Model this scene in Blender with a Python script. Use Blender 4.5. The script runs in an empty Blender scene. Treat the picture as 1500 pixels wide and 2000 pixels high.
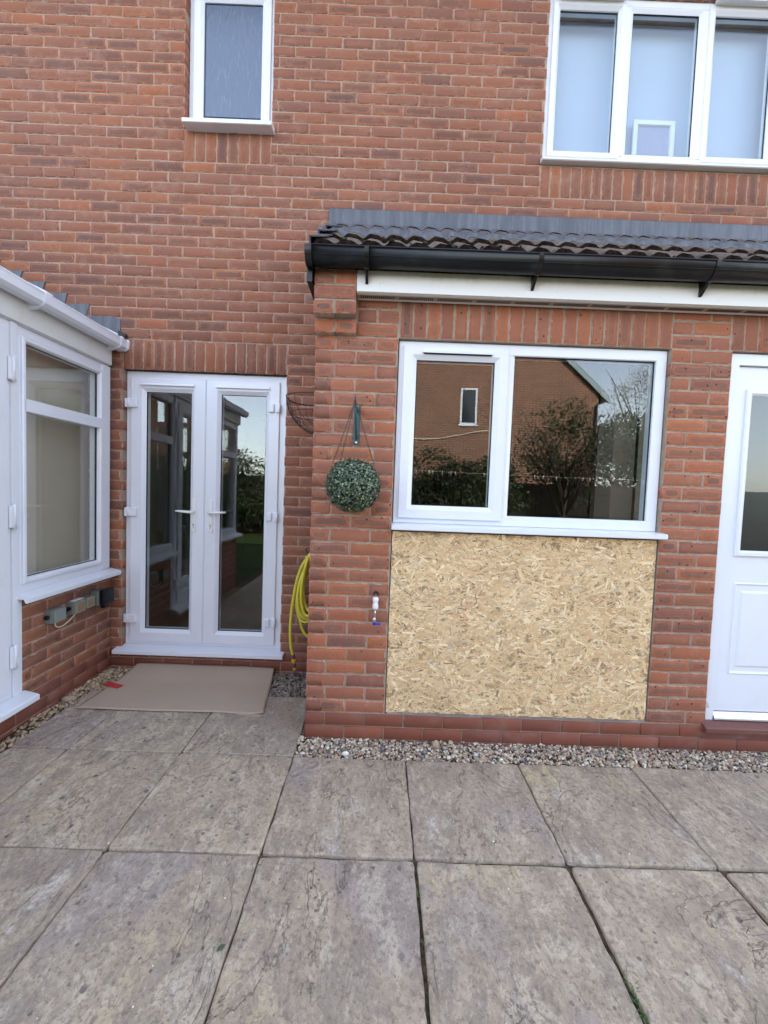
import bpy, bmesh, math, random
import numpy as np
from mathutils import Vector, Matrix, noise as mnoise

R = math.radians
scene = bpy.context.scene
random.seed(11)
rng = np.random.default_rng(5)

# ------------------------------------------------------------------ camera
F_PX, YAW, PIT, ROL = 812.6, 0.00519, -0.04857, 0.03657
CAM = Vector((0.3925, -2.3080, 1.2621))

def cam_dir(a, y, b):
    c, s = math.cos, math.sin
    a, b = a*c(ROL)+b*s(ROL), -a*s(ROL)+b*c(ROL)
    x, z = a, -b
    y, z = y*c(PIT)-z*s(PIT), y*s(PIT)+z*c(PIT)
    x, y = x*c(YAW)+y*s(YAW), -x*s(YAW)+y*c(YAW)
    return Vector((x, y, z))

cd = bpy.data.cameras.new("camera")
cam = bpy.data.objects.new("camera", cd)
scene.collection.objects.link(cam)
rt, up, fw = cam_dir(1, 0, 0), cam_dir(0, 0, -1), cam_dir(0, 1, 0)
cam.matrix_world = Matrix(((rt.x, up.x, -fw.x, CAM.x), (rt.y, up.y, -fw.y, CAM.y),
                           (rt.z, up.z, -fw.z, CAM.z), (0, 0, 0, 1)))
cd.sensor_fit = 'VERTICAL'
cd.sensor_height = 36.0
cd.lens = 36.0*F_PX/2000.0
cd.clip_start = 0.02
cd.clip_end = 500
scene.camera = cam

# ------------------------------------------------------------------ sky, sun, exposure
SUN_EL, SUN_AZ = R(38), R(12)          # sun stands behind the house: this side is in open shade
w = bpy.data.worlds.new("World")
scene.world = w
w.use_nodes = True
nt = w.node_tree
bg = nt.nodes["Background"]
sky = nt.nodes.new("ShaderNodeTexSky")
sky.sky_type = 'NISHITA'
sky.sun_disc = False
sky.sun_elevation = SUN_EL
sky.sun_rotation = SUN_AZ
sky.dust_density = 1.0
sky.air_density = 1.0
sky.ozone_density = 1.0
hsv = nt.nodes.new("ShaderNodeHueSaturation")
hsv.inputs['Saturation'].default_value = 0.58
nt.links.new(sky.outputs[0], hsv.inputs['Color'])
nt.links.new(hsv.outputs[0], bg.inputs['Color'])
bg.inputs['Strength'].default_value = 0.15
sd = bpy.data.lights.new("sun", 'SUN')
sd.energy = 2.4
sd.angle = R(0.5)
sd.color = (1.0, 0.93, 0.84)
sun = bpy.data.objects.new("sun", sd)
scene.collection.objects.link(sun)
sdir = Vector((math.sin(SUN_AZ)*math.cos(SUN_EL), math.cos(SUN_AZ)*math.cos(SUN_EL), math.sin(SUN_EL)))
sun.rotation_euler = sdir.to_track_quat('Z', 'Y').to_euler()
vs = scene.view_settings
vs.view_transform = 'Standard'
vs.look = 'None'
vs.gamma = 1.0
vs.exposure = 2.58

# ------------------------------------------------------------------ object helpers
def tag(o, label=None, cat=None, group=None, kind=None):
    if label: o['label'] = label
    if cat: o['category'] = cat
    if group: o['group'] = group
    if kind: o['kind'] = kind
    return o

def empty(name, loc, label, cat, group=None):
    o = bpy.data.objects.new(name, None)
    scene.collection.objects.link(o)
    o.location = loc
    o.empty_display_size = 0.1
    return tag(o, label, cat, group)

def link(name, me, parent=None):
    o = bpy.data.objects.new(name, me)
    scene.collection.objects.link(o)
    if parent is not None:
        o.parent = parent
        if parent.type == 'EMPTY':          # geometry is modelled in world coordinates
            o.matrix_parent_inverse = Matrix.Translation(parent.location).inverted()
    return o

class B:
    """collects shapes; build() links them as one mesh object"""
    def __init__(s, T=None):
        s.bm = bmesh.new()
        s.T = T or (lambda u, n, z: (u, n, z))
    def _v(s, p): return s.bm.verts.new(s.T(*p))
    def face(s, pts, mi=0):
        f = s.bm.faces.new([s._v(p) for p in pts]); f.material_index = mi; return f
    def box(s, a0, a1, b0, b1, c0, c1, bev=0.0, mi=0, seg=2):
        vs_ = [s._v((x, y, z)) for x in (a0, a1) for y in (b0, b1) for z in (c0, c1)]
        idx = [(0,1,3,2),(4,6,7,5),(0,4,5,1),(2,3,7,6),(0,2,6,4),(1,5,7,3)]
        fs = [s.bm.faces.new([vs_[i] for i in f]) for f in idx]
        for f in fs: f.material_index = mi
        if bev > 0:
            es = list({e for f in fs for e in f.edges})
            r = bmesh.ops.bevel(s.bm, geom=es, offset=bev, segments=seg, affect='EDGES', profile=0.6)
            for f in r['faces']: f.material_index = mi
    def ring(s, u0, u1, z0, z1, prof, mi=0, flip=False):
        """sweep a profile [(inset, n)...] round a rectangle with mitred corners (closed loop of the profile)"""
        loops = []
        for (i, n) in prof:
            loops.append([s._v((u0+i, n, z0+i)), s._v((u1-i, n, z0+i)), s._v((u1-i, n, z1-i)), s._v((u0+i, n, z1-i))])
        m = len(loops)
        for k in range(m):
            a, b = loops[k], loops[(k+1) % m]
            for j in range(4):
                f = s.bm.faces.new([a[j], a[(j+1) % 4], b[(j+1) % 4], b[j]]); f.material_index = mi
    def prism(s, prof, u0, u1, mi=0, axis='u'):
        """profile [(n,z)...] extruded along u"""
        A = [s._v((u0, n, z)) for n, z in prof]; C_ = [s._v((u1, n, z)) for n, z in prof]
        k = len(prof)
        for i in range(k):
            f = s.bm.faces.new([A[i], A[(i+1) % k], C_[(i+1) % k], C_[i]]); f.material_index = mi
        s.bm.faces.new(A).material_index = mi
        s.bm.faces.new(list(reversed(C_))).material_index = mi
    def poly(s, pts, n0, n1, mi=0):
        """outline [(u,z)...] with thickness n0..n1"""
        A = [s._v((u, n0, z)) for u, z in pts]; C_ = [s._v((u, n1, z)) for u, z in pts]
        k = len(pts)
        for i in range(k):
            f = s.bm.faces.new([A[i], A[(i+1) % k], C_[(i+1) % k], C_[i]]); f.material_index = mi
        s.bm.faces.new(A).material_index = mi
        s.bm.faces.new(list(reversed(C_))).material_index = mi
    def tube(s, pts, r, seg=8, closed=False, mi=0, cap=True):
        P = [Vector(p) for p in pts]; n = len(P)
        rr = r if isinstance(r, (list, tuple)) else [r]*n
        t0 = (P[1]-P[0]).normalized()
        ref = Vector((0, 0, 1)) if abs(t0.z) < 0.9 else Vector((1, 0, 0))
        nrm = t0.cross(ref).normalized()
        rings = []
        for i in range(n):
            if closed: t = (P[(i+1) % n]-P[i-1]).normalized()
            else: t = (P[min(i+1, n-1)]-P[max(i-1, 0)]).normalized()
            nrm = (nrm - t*nrm.dot(t)).normalized()
            bn = t.cross(nrm)
            rings.append([s._v(P[i]+(nrm*math.cos(2*math.pi*k/seg)+bn*math.sin(2*math.pi*k/seg))*rr[i]) for k in range(seg)])
        for i in range(n if closed else n-1):
            a, b = rings[i], rings[(i+1) % n]
            for k in range(seg):
                f = s.bm.faces.new([a[k], a[(k+1) % seg], b[(k+1) % seg], b[k]]); f.material_index = mi; f.smooth = True
        if cap and not closed:
            s.bm.faces.new(rings[0]).material_index = mi
            s.bm.faces.new(list(reversed(rings[-1]))).material_index = mi
    def build(s, name, mats, parent=None, smooth=False):
        bmesh.ops.recalc_face_normals(s.bm, faces=s.bm.faces)
        me = bpy.data.meshes.new(name)
        s.bm.to_mesh(me); s.bm.free()
        for m in (mats if isinstance(mats, (list, tuple)) else [mats]): me.materials.append(m)
        if smooth: me.polygons.foreach_set('use_smooth', [True]*len(me.polygons))
        return link(name, me, parent)

def np_mesh(name, verts, faces, mats, parent=None, col=None, uv=None, smooth=False, attr='tint'):
    """faces: (n,k) array of one face size; col per face (n,4); uv per corner (n,k,2)"""
    me = bpy.data.meshes.new(name)
    nf, k = faces.shape
    me.vertices.add(len(verts)); me.vertices.foreach_set('co', np.asarray(verts, dtype=np.float32).ravel())
    me.loops.add(nf*k); me.loops.foreach_set('vertex_index', faces.astype(np.int32).ravel())
    me.polygons.add(nf); me.polygons.foreach_set('loop_start', np.arange(0, nf*k, k, dtype=np.int32))
    if smooth: me.polygons.foreach_set('use_smooth', np.ones(nf, dtype=bool))
    me.update(calc_edges=True)
    if col is not None:
        a = me.attributes.new(attr, 'FLOAT_COLOR', 'CORNER')
        a.data.foreach_set('color', np.repeat(col.astype(np.float32), k, axis=0).ravel())
    if uv is not None:
        l = me.uv_layers.new(name='UVMap')
        l.data.foreach_set('uv', uv.astype(np.float32).ravel())
    for m in (mats if isinstance(mats, (list, tuple)) else [mats]): me.materials.append(m)
    me.validate()
    return link(name, me, parent)

# ------------------------------------------------------------------ material helpers
class NT:
    def __init__(s, name):
        s.m = bpy.data.materials.new(name); s.m.use_nodes = True
        s.t = s.m.node_tree; s.t.nodes.clear()
        s.out = s.t.nodes.new('ShaderNodeOutputMaterial')
    def n(s, typ, ins=None, **kw):
        x = s.t.nodes.new('ShaderNode'+typ)
        for k, v in kw.items(): setattr(x, k, v)
        if ins:
            for k, v in ins.items(): s.set(x.inputs[k], v)
        return x
    def set(s, sock, v):
        if hasattr(v, 'is_output') or hasattr(v, 'links') and hasattr(v, 'node'): s.t.links.new(v, sock)
        else:
            if isinstance(v, (tuple, list)) and len(v) == 3 and sock.type == 'RGBA': v = (*v, 1)
            sock.default_value = v
    def math(s, op, a, b=None, c=None, clamp=False):
        x = s.n('Math', operation=op, use_clamp=clamp)
        s.set(x.inputs[0], a)
        if b is not None: s.set(x.inputs[1], b)
        if c is not None: s.set(x.inputs[2], c)
        return x.outputs[0]
    def mix(s, f, a, b, blend='MIX'):
        x = s.n('Mix', data_type='RGBA', blend_type=blend, clamp_factor=True)
        s.set(x.inputs[0], f); s.set(x.inputs[6], a); s.set(x.inputs[7], b)
        return x.outputs[2]
    def noise(s, scale, detail=4, rough=0.55, vec=None, dist=0.0, out=0):
        x = s.n('TexNoise', {'Scale': scale, 'Detail': detail, 'Roughness': rough, 'Distortion': dist})
        if vec is not None: s.set(x.inputs['Vector'], vec)
        return x.outputs[out]
    def ramp(s, f, stops, interp='LINEAR'):
        x = s.n('ValToRGB'); s.set(x.inputs[0], f)
        cr = x.color_ramp; cr.interpolation = interp
        while len(cr.elements) < len(stops): cr.elements.new(0.5)
        for e, (p, c) in zip(cr.elements, stops):
            e.position = p
            e.color = (c, c, c, 1) if isinstance(c, (int, float)) else (*c, 1)
        return x.outputs[0]
    def smooth(s, v, a, b):
        x = s.n('MapRange', {'Value': v, 'From Min': a, 'From Max': b, 'To Min': 0.0, 'To Max': 1.0}, interpolation_type='SMOOTHSTEP')
        return x.outputs[0]
    def pos(s): return s.n('TexCoord').outputs['Object']
    def mapped(s, vec, scale=(1,1,1), rot=(0,0,0), loc=(0,0,0)):
        x = s.n('Mapping'); s.set(x.inputs['Vector'], vec)
        x.inputs['Scale'].default_value = scale; x.inputs['Rotation'].default_value = rot; x.inputs['Location'].default_value = loc
        return x.outputs[0]
    def bump(s, h, dist=0.001, strength=1.0, prev=None):
        x = s.n('Bump', {'Height': h, 'Distance': dist, 'Strength': strength})
        if prev is not None: s.set(x.inputs['Normal'], prev)
        return x.outputs[0]
    def bsdf(s, col, rough=0.6, bump=None, spec=0.5, metal=0.0, **kw):
        ins = {'Base Color': col, 'Roughness': rough, 'Specular IOR Level': spec, 'Metallic': metal}
        ins.update(kw)
        x = s.n('BsdfPrincipled', ins)
        if bump is not None: s.set(x.inputs['Normal'], bump)
        return x.outputs[0]
    def done(s, sh):
        s.t.links.new(sh, s.out.inputs[0]); return s.m

def rgb(r, g, b):
    f = lambda c: ((c/255+0.055)/1.055)**2.4 if c > 10 else c/255/12.92
    return (f(r), f(g), f(b))

def brick_mat(name, plinth=False, tone=(1.0, .935, .84)):
    t = NT(name)
    P = t.pos()
    A = t.n('Attribute', attribute_name='bk')          # r,g = half size ; b,a = random
    sep = t.n('SeparateColor'); t.set(sep.inputs[0], A.outputs['Color'])
    hl, hh, r1 = sep.outputs[0], sep.outputs[1], sep.outputs[2]
    r2 = A.outputs['Alpha']
    uv = t.n('UVMap').outputs[0]
    wv = t.n('VectorMath', operation='SUBTRACT')
    t.set(wv.inputs[0], t.noise(22, 3, 0.6, P, out=1)); wv.inputs[1].default_value = (.5, .5, .5)
    ws = t.n('VectorMath', operation='SCALE'); t.set(ws.inputs[0], wv.outputs[0]); ws.inputs['Scale'].default_value = 0.022
    uvw = t.n('VectorMath', operation='ADD'); t.set(uvw.inputs[0], uv); t.set(uvw.inputs[1], ws.outputs[0])
    sx = t.n('SeparateXYZ'); t.set(sx.inputs[0], uvw.outputs[0])
    rr = 0.0315
    qx = t.math('SUBTRACT', t.math('ABSOLUTE', sx.outputs[0]), t.math('SUBTRACT', hl, rr))
    qy = t.math('SUBTRACT', t.math('ABSOLUTE', sx.outputs[1]), t.math('SUBTRACT', hh, rr))
    qx0 = t.math('MAXIMUM', qx, 0.0); qy0 = t.math('MAXIMUM', qy, 0.0)
    ln = t.math('SQRT', t.math('ADD', t.math('MULTIPLY', qx0, qx0), t.math('MULTIPLY', qy0, qy0)))
    ins = t.math('MINIMUM', t.math('MAXIMUM', qx, qy), 0.0)
    sdf = t.math('SUBTRACT', rr, t.math('ADD', ln, ins))       # distance inside from the edge
    if plinth:
        base = t.ramp(r1, [(0, (.25, .078, .043)), (.5, (.21, .068, .044)), (1, (.29, .092, .048))])
        col = t.mix(t.math('MULTIPLY', t.noise(40, 4, .7, P), .35), base, (.12, .05, .045))
        col = t.mix(t.math('MULTIPLY', t.smooth(t.noise(5, 5, .7, P), .5, .75), .30), col, (.30, .20, .17))
        bmp = t.bump(t.noise(160, 3, .6, P), .0006)
        return t.done(t.bsdf(col, .62, bmp, .4))
    base = t.ramp(r1, [(0, (.34, .122, .062)), (.22, (.30, .115, .070)), (.5, (.275, .110, .073)), (.75, (.25, .104, .074)), (.9, (.21, .094, .074)), (1, (.36, .135, .066))])
    core = t.ramp(r2, [(0, (.275, .125, .086)), (.4, (.235, .115, .086)), (.75, (.185, .100, .082)), (1, (.135, .084, .080))])
    corem = t.math('MULTIPLY', t.smooth(sdf, .0115, .0185), t.ramp(t.math('FRACT', t.math('MULTIPLY', r1, 7.3)), [(0, .25), (.3, .8), (1, .95)]))
    col = t.mix(corem, base, core)
    ring = t.math('MULTIPLY', t.smooth(sdf, .0075, .0130), t.math('SUBTRACT', 1.0, t.smooth(sdf, .0140, .0205)))
    ring = t.math('MULTIPLY', ring, t.ramp(t.math('FRACT', t.math('MULTIPLY', r2, 5.7)), [(0, 0), (.35, .1), (.6, .45), (1, .5)]))
    col = t.mix(ring, col, (.36, .175, .112))
    col = t.mix(1.0, col, tone, 'MULTIPLY')
    # mottling, grit, pale bloom
    col = t.mix(t.math('MULTIPLY', t.smooth(t.noise(55, 5, .7, P), .45, .75), .35), col, (.17, .085, .075))
    col = t.mix(t.math('MULTIPLY', t.smooth(t.noise(9, 6, .72, P), .5, .78), .30), col, (.47, .29, .22))
    col = t.mix(t.math('MULTIPLY', t.smooth(t.noise(260, 2, .6, P), .56, .75), .22), col, (.52, .31, .22))
    box_d = t.math('MINIMUM', t.math('SUBTRACT', hl, t.math('ABSOLUTE', sx.outputs[0])), t.math('SUBTRACT', hh, t.math('ABSOLUTE', sx.outputs[1])))
    edge = t.math('SUBTRACT', 1.0, t.smooth(box_d, .0005, .0040))
    col = t.mix(t.math('MULTIPLY', edge, t.math('MULTIPLY', t.smooth(t.noise(22, 4, .7, P), .36, .56), .75)), col, (.46, .34, .28))
    # iron spots
    v = t.n('TexVoronoi', {'Scale': 46.0, 'Vector': P}, feature='F1')
    gate = t.n('SeparateColor'); t.set(gate.inputs[0], v.outputs['Color'])
    g = t.math('LESS_THAN', gate.outputs[0], t.math('ADD', .07, t.math('MULTIPLY', t.math('GREATER_THAN', r2, .6), .20)))
    sz = t.math('ADD', .09, t.math('MULTIPLY', gate.outputs[1], .16))
    dd = t.math('ADD', v.outputs['Distance'], t.math('MULTIPLY', t.math('SUBTRACT', t.noise(300, 2, .5, P), .5), .12))
    spot = t.math('MULTIPLY', g, t.math('SUBTRACT', 1.0, t.smooth(t.math('SUBTRACT', dd, sz), -.02, .03)))
    col = t.mix(t.math('MULTIPLY', spot, .85), col, (.035, .028, .030))
    big = t.noise(.9, 4, .6, P)
    col = t.mix(t.math('MULTIPLY', t.smooth(big, .45, .7), .30), col, t.mix(1.0, col, (.72, .70, .70), 'MULTIPLY'))
    h = t.math('ADD', t.math('MULTIPLY', t.noise(140, 4, .65, P), .6), t.math('MULTIPLY', t.noise(30, 3, .6, P), .8))
    h = t.math('SUBTRACT', h, t.math('MULTIPLY', spot, .9))
    return t.done(t.bsdf(col, .88, t.bump(h, .0016), .25))

def mortar_mat(name, col):
    t = NT(name); P = t.pos()
    c = t.mix(t.smooth(t.noise(14, 5, .7, P), .35, .7), tuple(x*.80 for x in col), tuple(min(1, x*1.15) for x in col))
    c = t.mix(t.math('MULTIPLY', t.noise(220, 2, .6, P), .35), c, tuple(x*.6 for x in col))
    h = t.math('ADD', t.noise(60, 4, .7, P), t.math('MULTIPLY', t.noise(9, 3, .6, P), 1.6))
    return t.done(t.bsdf(c, .95, t.bump(h, .003), .15))

def plain(name, col, rough=.5, spec=.5, metal=0.0, var=.12, vs=30.0, bump=.0002, bs=80.0, dirt=None, dirt_amt=.25, dscale=4.0, **kw):
    t = NT(name); P = t.pos()
    dk = tuple(x*(1-var*1.6) for x in col)
    c = t.mix(t.noise(vs, 4, .65, P), col, dk)
    if dirt: c = t.mix(t.math('MULTIPLY', t.smooth(t.noise(dscale, 6, .7, P), .48, .75), dirt_amt), c, dirt)
    return t.done(t.bsdf(c, rough, t.bump(t.noise(bs, 3, .6, P), bump), spec, metal, **kw))

def glass_mat(name, ior=1.75, tint=(.93, .96, .95), rough=0.0, wav=.0):
    t = NT(name)
    tr = t.n('BsdfTransparent', {'Color': (*tint, 1)})
    gl = t.n('BsdfGlossy', {'Color': (1, 1, 1, 1), 'Roughness': rough})
    geo = t.n('NewGeometry')          # same reflectance on the way out as on the way in
    fr = t.n('Fresnel', {'IOR': t.math('ADD', t.math('MULTIPLY', geo.outputs['Backfacing'], 1.0/ior-ior), ior)})
    if wav > 0:
        P = t.pos(); b = t.bump(t.noise(1.3, 2, .5, P), wav)
        t.set(gl.inputs['Normal'], b); t.set(fr.inputs['Normal'], b)
    mx = t.n('MixShader'); t.set(mx.inputs[0], fr.outputs[0]); t.set(mx.inputs[1], tr.outputs[0]); t.set(mx.inputs[2], gl.outputs[0])
    return t.done(mx.outputs[0])

M = {}
M['brick'] = brick_mat('brick')
M['plinth'] = brick_mat('plinth_brick', plinth=True)
M['brick_front'] = brick_mat('brick_front', tone=(1.22, 1.09, .95))
M['mortar'] = mortar_mat('mortar', (.40, .29, .22))
M['mortar_front'] = mortar_mat('mortar_front', (.38, .305, .24))
M['upvc'] = plain('upvc', (.755, .78, .85), .28, .5, var=.02, vs=3, bump=.00015, bs=20, dirt=(.62, .60, .56), dirt_amt=.22, dscale=5)
M['upvc_old'] = plain('upvc_old', (.73, .73, .73), .4, .5, var=.04, vs=5, dirt=(.48, .46, .38), dirt_amt=.35, dscale=6)
M['gasket'] = plain('gasket', (.012, .012, .014), .6, var=.1)
M['glass'] = glass_mat('glass', 1.68, wav=.0006)
M['black_plastic'] = plain('black_plastic', (.008, .008, .009), .30, .35, var=.3, vs=12, dirt=(.05, .05, .05), dirt_amt=.4, dscale=9)
M['silver'] = plain('silver', (.7, .7, .72), .25, .5, metal=.9, var=.1)
M['black_wire'] = plain('black_wire', (.02, .02, .022), .5, var=.3)
M['copper'] = plain('copper', (.42, .2, .12), .4, metal=.7, var=.3)
M['blue'] = plain('blue_plastic', (.02, .06, .45), .35, var=.1)
M['white_plastic'] = plain('white_plastic', (.80, .80, .80), .3, var=.03)
M['grey_box'] = plain('grey_box', (.19, .215, .20), .5, var=.15, vs=60, dirt=(.20, .20, .17), dirt_amt=.5, dscale=25)
M['tan_switch'] = plain('tan_switch', (.33, .21, .12), .5, var=.2, vs=70)
M['cable'] = plain('cable', (.72, .66, .52), .45, var=.1)
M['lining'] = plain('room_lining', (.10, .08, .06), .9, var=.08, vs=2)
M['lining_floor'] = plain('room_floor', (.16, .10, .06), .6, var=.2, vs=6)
M['lining_light'] = plain('light_lining', (.42, .36, .28), .9, var=.08, vs=2)
M['red_tape'] = plain('red_tape', (.55, .045, .04), .5, var=.2, vs=40)
M['cill_tile'] = plain('cill_tile', (.20, .075, .060), .5, var=.25, vs=30, dirt=(.3, .22, .2), dirt_amt=.3)
M['bracket_green'] = plain('bracket_green', (.025, .075, .085), .45, var=.3, vs=50, dirt=(.10, .13, .13), dirt_amt=.4, dscale=30)
M['seal_paint'] = plain('flaking_paint', (.66, .64, .60), .7, var=.2, vs=50)

def fascia_mat():
    t = NT('fascia_upvc'); P = t.pos()
    z = t.n('SeparateXYZ'); t.set(z.inputs[0], P)
    nz = t.noise(7, 6, .75, t.mapped(P, (1, 1, .35)))
    g = t.math('ADD', t.smooth(z.outputs[2], 2.33, 2.43), t.math('MULTIPLY', t.math('SUBTRACT', nz, .5), 1.1))
    c = t.mix(t.math('MULTIPLY', t.smooth(g, .15, 1.0), .8), (.76, .76, .74), (.38, .38, .27))
    c = t.mix(t.math('MULTIPLY', t.smooth(t.noise(45, 5, .75, P), .6, .75), .4), c, (.32, .30, .24))
    return t.done(t.bsdf(c, .42, t.bump(nz, .0003)))
M['fascia'] = fascia_mat()

def lead_mat(name='lead'):
    t = NT(name); P = t.pos()
    st = t.noise(14, 5, .7, t.mapped(P, (1.6, 1, .12)))
    c = t.mix(t.smooth(st, .35, .7), (.068, .073, .086), (.125, .135, .155))
    c = t.mix(t.math('MULTIPLY', t.smooth(t.noise(22, 5, .75, t.mapped(P, (1.5, 1, .16), loc=(3, 0, 1))), .60, .72), .4), c, (.33, .35, .39))
    c = t.mix(t.math('MULTIPLY', t.smooth(t.noise(50, 5, .7, P), .55, .7), .35), c, (.07, .075, .09))
    h = t.noise(6, 4, .6, P)
    return t.done(t.bsdf(c, .42, t.bump(h, .004), .5, .0))
M['lead'] = lead_mat()

def tile_mat():
    t = NT('roof_tile'); P = t.pos()
    c = t.mix(t.smooth(t.noise(9, 5, .7, P), .35, .7), (.095, .068, .056), (.17, .13, .108))
    c = t.mix(t.math('MULTIPLY', t.smooth(t.noise(130, 3, .7, P), .56, .68), .8), c, (.42, .38, .33))
    c = t.mix(t.math('MULTIPLY', t.smooth(t.noise(16, 5, .75, P), .56, .70), .5), c, (.045, .036, .028))
    c = t.mix(t.math('MULTIPLY', t.smooth(t.noise(17, 4, .7, t.mapped(P, loc=(4, 2, 1))), .62, .7), .5), c, (.30, .30, .25))
    h = t.math('ADD', t.noise(70, 5, .75, P), t.math('MULTIPLY', t.noise(240, 2, .6, P), .4))
    return t.done(t.bsdf(c, .92, t.bump(h, .004), .2))
M['tile'] = tile_mat()

def slab_mat():
    t = NT('riven_slab'); P = t.pos()
    A = t.n('Attribute', attribute_name='tint'); a = t.n('SeparateColor'); t.set(a.inputs[0], A.outputs['Color'])
    off = t.n('VectorMath', operation='MULTIPLY_ADD')
    t.set(off.inputs[0], A.outputs['Color']); off.inputs[1].default_value = (7, 9, 5); t.set(off.inputs[2], P)
    Q = off.outputs[0]
    # riven relief: stretched layered noise
    wq = t.mapped(Q, (1.0, .55, 1), rot=(0, 0, .35))
    n1 = t.noise(2.6, 7, .62, wq, dist=.9)
    n2 = t.noise(9, 8, .72, t.mapped(Q, (1, .5, 1)), dist=.5)
    n3 = t.noise(60, 6, .75, P)
    c = t.mix(t.smooth(n1, .34, .66), (.300, .240, .188), (.385, .318, .240))
    c = t.mix(t.math('MULTIPLY', a.outputs[0], .45), c, (.255, .215, .200))
    c = t.mix(t.math('MULTIPLY', a.outputs[2], .30), c, (.44, .37, .26))
    c = t.mix(t.math('MULTIPLY', t.smooth(t.noise(1.7, 4, .55, t.mapped(Q, loc=(5, 1, 0))), .52, .68), .40), c, (.49, .40, .235))
    c = t.mix(t.math('MULTIPLY', t.smooth(t.noise(1.9, 5, .6, t.mapped(Q, (1, .6, 1), loc=(1, 7, 0))), .56, .60), t.math('MULTIPLY', t.math('GREATER_THAN', a.outputs[1], .45), .55)), c, (.285, .245, .240))
    # riven steps: ledge shade painted as dark contour lines, with a paler lit lip
    steps = t.math('FRACT', t.math('MULTIPLY', n1, 5.0))
    keep = t.smooth(t.noise(3.3, 4, .6, t.mapped(Q, loc=(3, 8, 1))), .47, .60)
    c = t.mix(t.math('MULTIPLY', t.math('MULTIPLY', t.math('SUBTRACT', 1.0, t.smooth(steps, .0, .06)), keep), .80), c, (.13, .105, .085))
    c = t.mix(t.math('MULTIPLY', t.math('MULTIPLY', t.smooth(steps, .93, .99), keep), .45), c, (.60, .52, .42))
    # grain dirt at several sizes
    c = t.mix(t.math('MULTIPLY', t.smooth(n2, .48, .58), .55), c, (.225, .190, .165))
    n4 = t.noise(14, 9, .78, t.mapped(Q, (1, .62, 1), rot=(0, 0, .5), loc=(6, 3, 5)), dist=.5)
    c = t.mix(t.math('MULTIPLY', t.smooth(n4, .51, .56), .38), c, (.185, .155, .135))
    c = t.mix(t.math('MULTIPLY', t.smooth(t.noise(11, 8, .75, t.mapped(Q, (1, .5, 1), loc=(1, 3, 9)), dist=.5), .53, .60), .45), c, (.52, .455, .37))
    c = t.mix(t.math('MULTIPLY', t.smooth(n3, .53, .60), .60), c, (.150, .122, .104))
    gr = t.noise(85, 2, .5, t.mapped(P, (1, .7, 1)))
    c = t.mix(t.math('MULTIPLY', t.smooth(gr, .62, .68), .28), c, (.120, .100, .090))
    c = t.mix(t.math('MULTIPLY', t.math('SUBTRACT', 1.0, t.smooth(gr, .32, .38)), .14), c, (.58, .52, .44))
    c = t.mix(t.math('MULTIPLY', t.smooth(t.noise(26, 8, .85, Q), .52, .58), .45), c, (.190, .155, .130))
    c = t.mix(t.math('MULTIPLY', t.smooth(t.noise(48, 6, .85, t.mapped(Q, (1, .45, 1), loc=(9, 4, 2))), .55, .62), .30), c, (.60, .53, .44))
    # lichen spots
    for sc_, lo in ((20.0, .34), (34.0, .50)):
        v = t.n('TexVoronoi', {'Scale': sc_, 'Vector': P, 'Randomness': 1.0}, feature='F1')
        vc = t.n('SeparateColor'); t.set(vc.inputs[0], v.outputs['Color'])
        dd = t.math('ADD', v.outputs['Distance'], t.math('MULTIPLY', t.math('SUBTRACT', t.noise(110, 4, .7, P), .5), .40))
        sp = t.math('SUBTRACT', 1.0, t.smooth(t.math('SUBTRACT', dd, t.math('MULTIPLY', vc.outputs[1], .20)), .02, .09))
        gate = t.math('MULTIPLY', t.math('LESS_THAN', vc.outputs[0], lo), t.smooth(t.noise(1.6, 3, .6, t.mapped(Q, loc=(2, sc_, 2))), .44, .56))
        c = t.mix(t.math('MULTIPLY', t.math('MULTIPLY', sp, gate), .85), c, (.105, .092, .090))
    # pale scuffs and plaster dust
    wh = t.math('MULTIPLY', t.smooth(t.noise(4.2, 6, .72, t.mapped(P, (1.3, .8, 1), loc=(2.4, 6.1, 0))), .58, .68), t.smooth(t.noise(60, 6, .85, P), .45, .58))
    c = t.mix(t.math('MULTIPLY', wh, .5), c, (.68, .67, .68))
    fl = t.n('TexVoronoi', {'Scale': 30.0, 'Vector': t.mapped(P, loc=(.3, .7, .1))}, feature='F1')
    fc = t.n('SeparateColor'); t.set(fc.inputs[0], fl.outputs['Color'])
    fm = t.math('MULTIPLY', t.math('LESS_THAN', fc.outputs[0], .06), t.math('LESS_THAN', fl.outputs['Distance'], t.math('MULTIPLY', fc.outputs[1], .11)))
    c = t.mix(fm, c, (.80, .78, .74))
    c = t.mix(1.0, c, (1.24, 1.21, 1.15), 'MULTIPLY')
    b = t.bump(n1, .020, .7)
    b = t.bump(n2, .009, .9, b)
    b = t.bump(n4, .005, .9, b)
    b = t.bump(n3, .0035, 1.0, b)
    ter = t.math('ADD', t.math('FLOOR', t.math('MULTIPLY', n1, 5.0)), t.smooth(steps, .0, .10))
    b = t.bump(ter, .0045, 1.0, b)
    return t.done(t.bsdf(c, .84, b, .28))
M['slab'] = slab_mat()

def soil_mat(name, a, b, sc=30):
    t = NT(name); P = t.pos()
    c = t.mix(t.smooth(t.noise(sc, 6, .75, P), .35, .68), a, b)
    return t.done(t.bsdf(c, .95, t.bump(t.noise(sc*2, 5, .75, P), .008), .1))
M['soil'] = soil_mat('soil', (.045, .034, .024), (.16, .12, .08))
M['lawn'] = soil_mat('lawn', (.022, .038, .010), (.055, .080, .024), 18)

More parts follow.
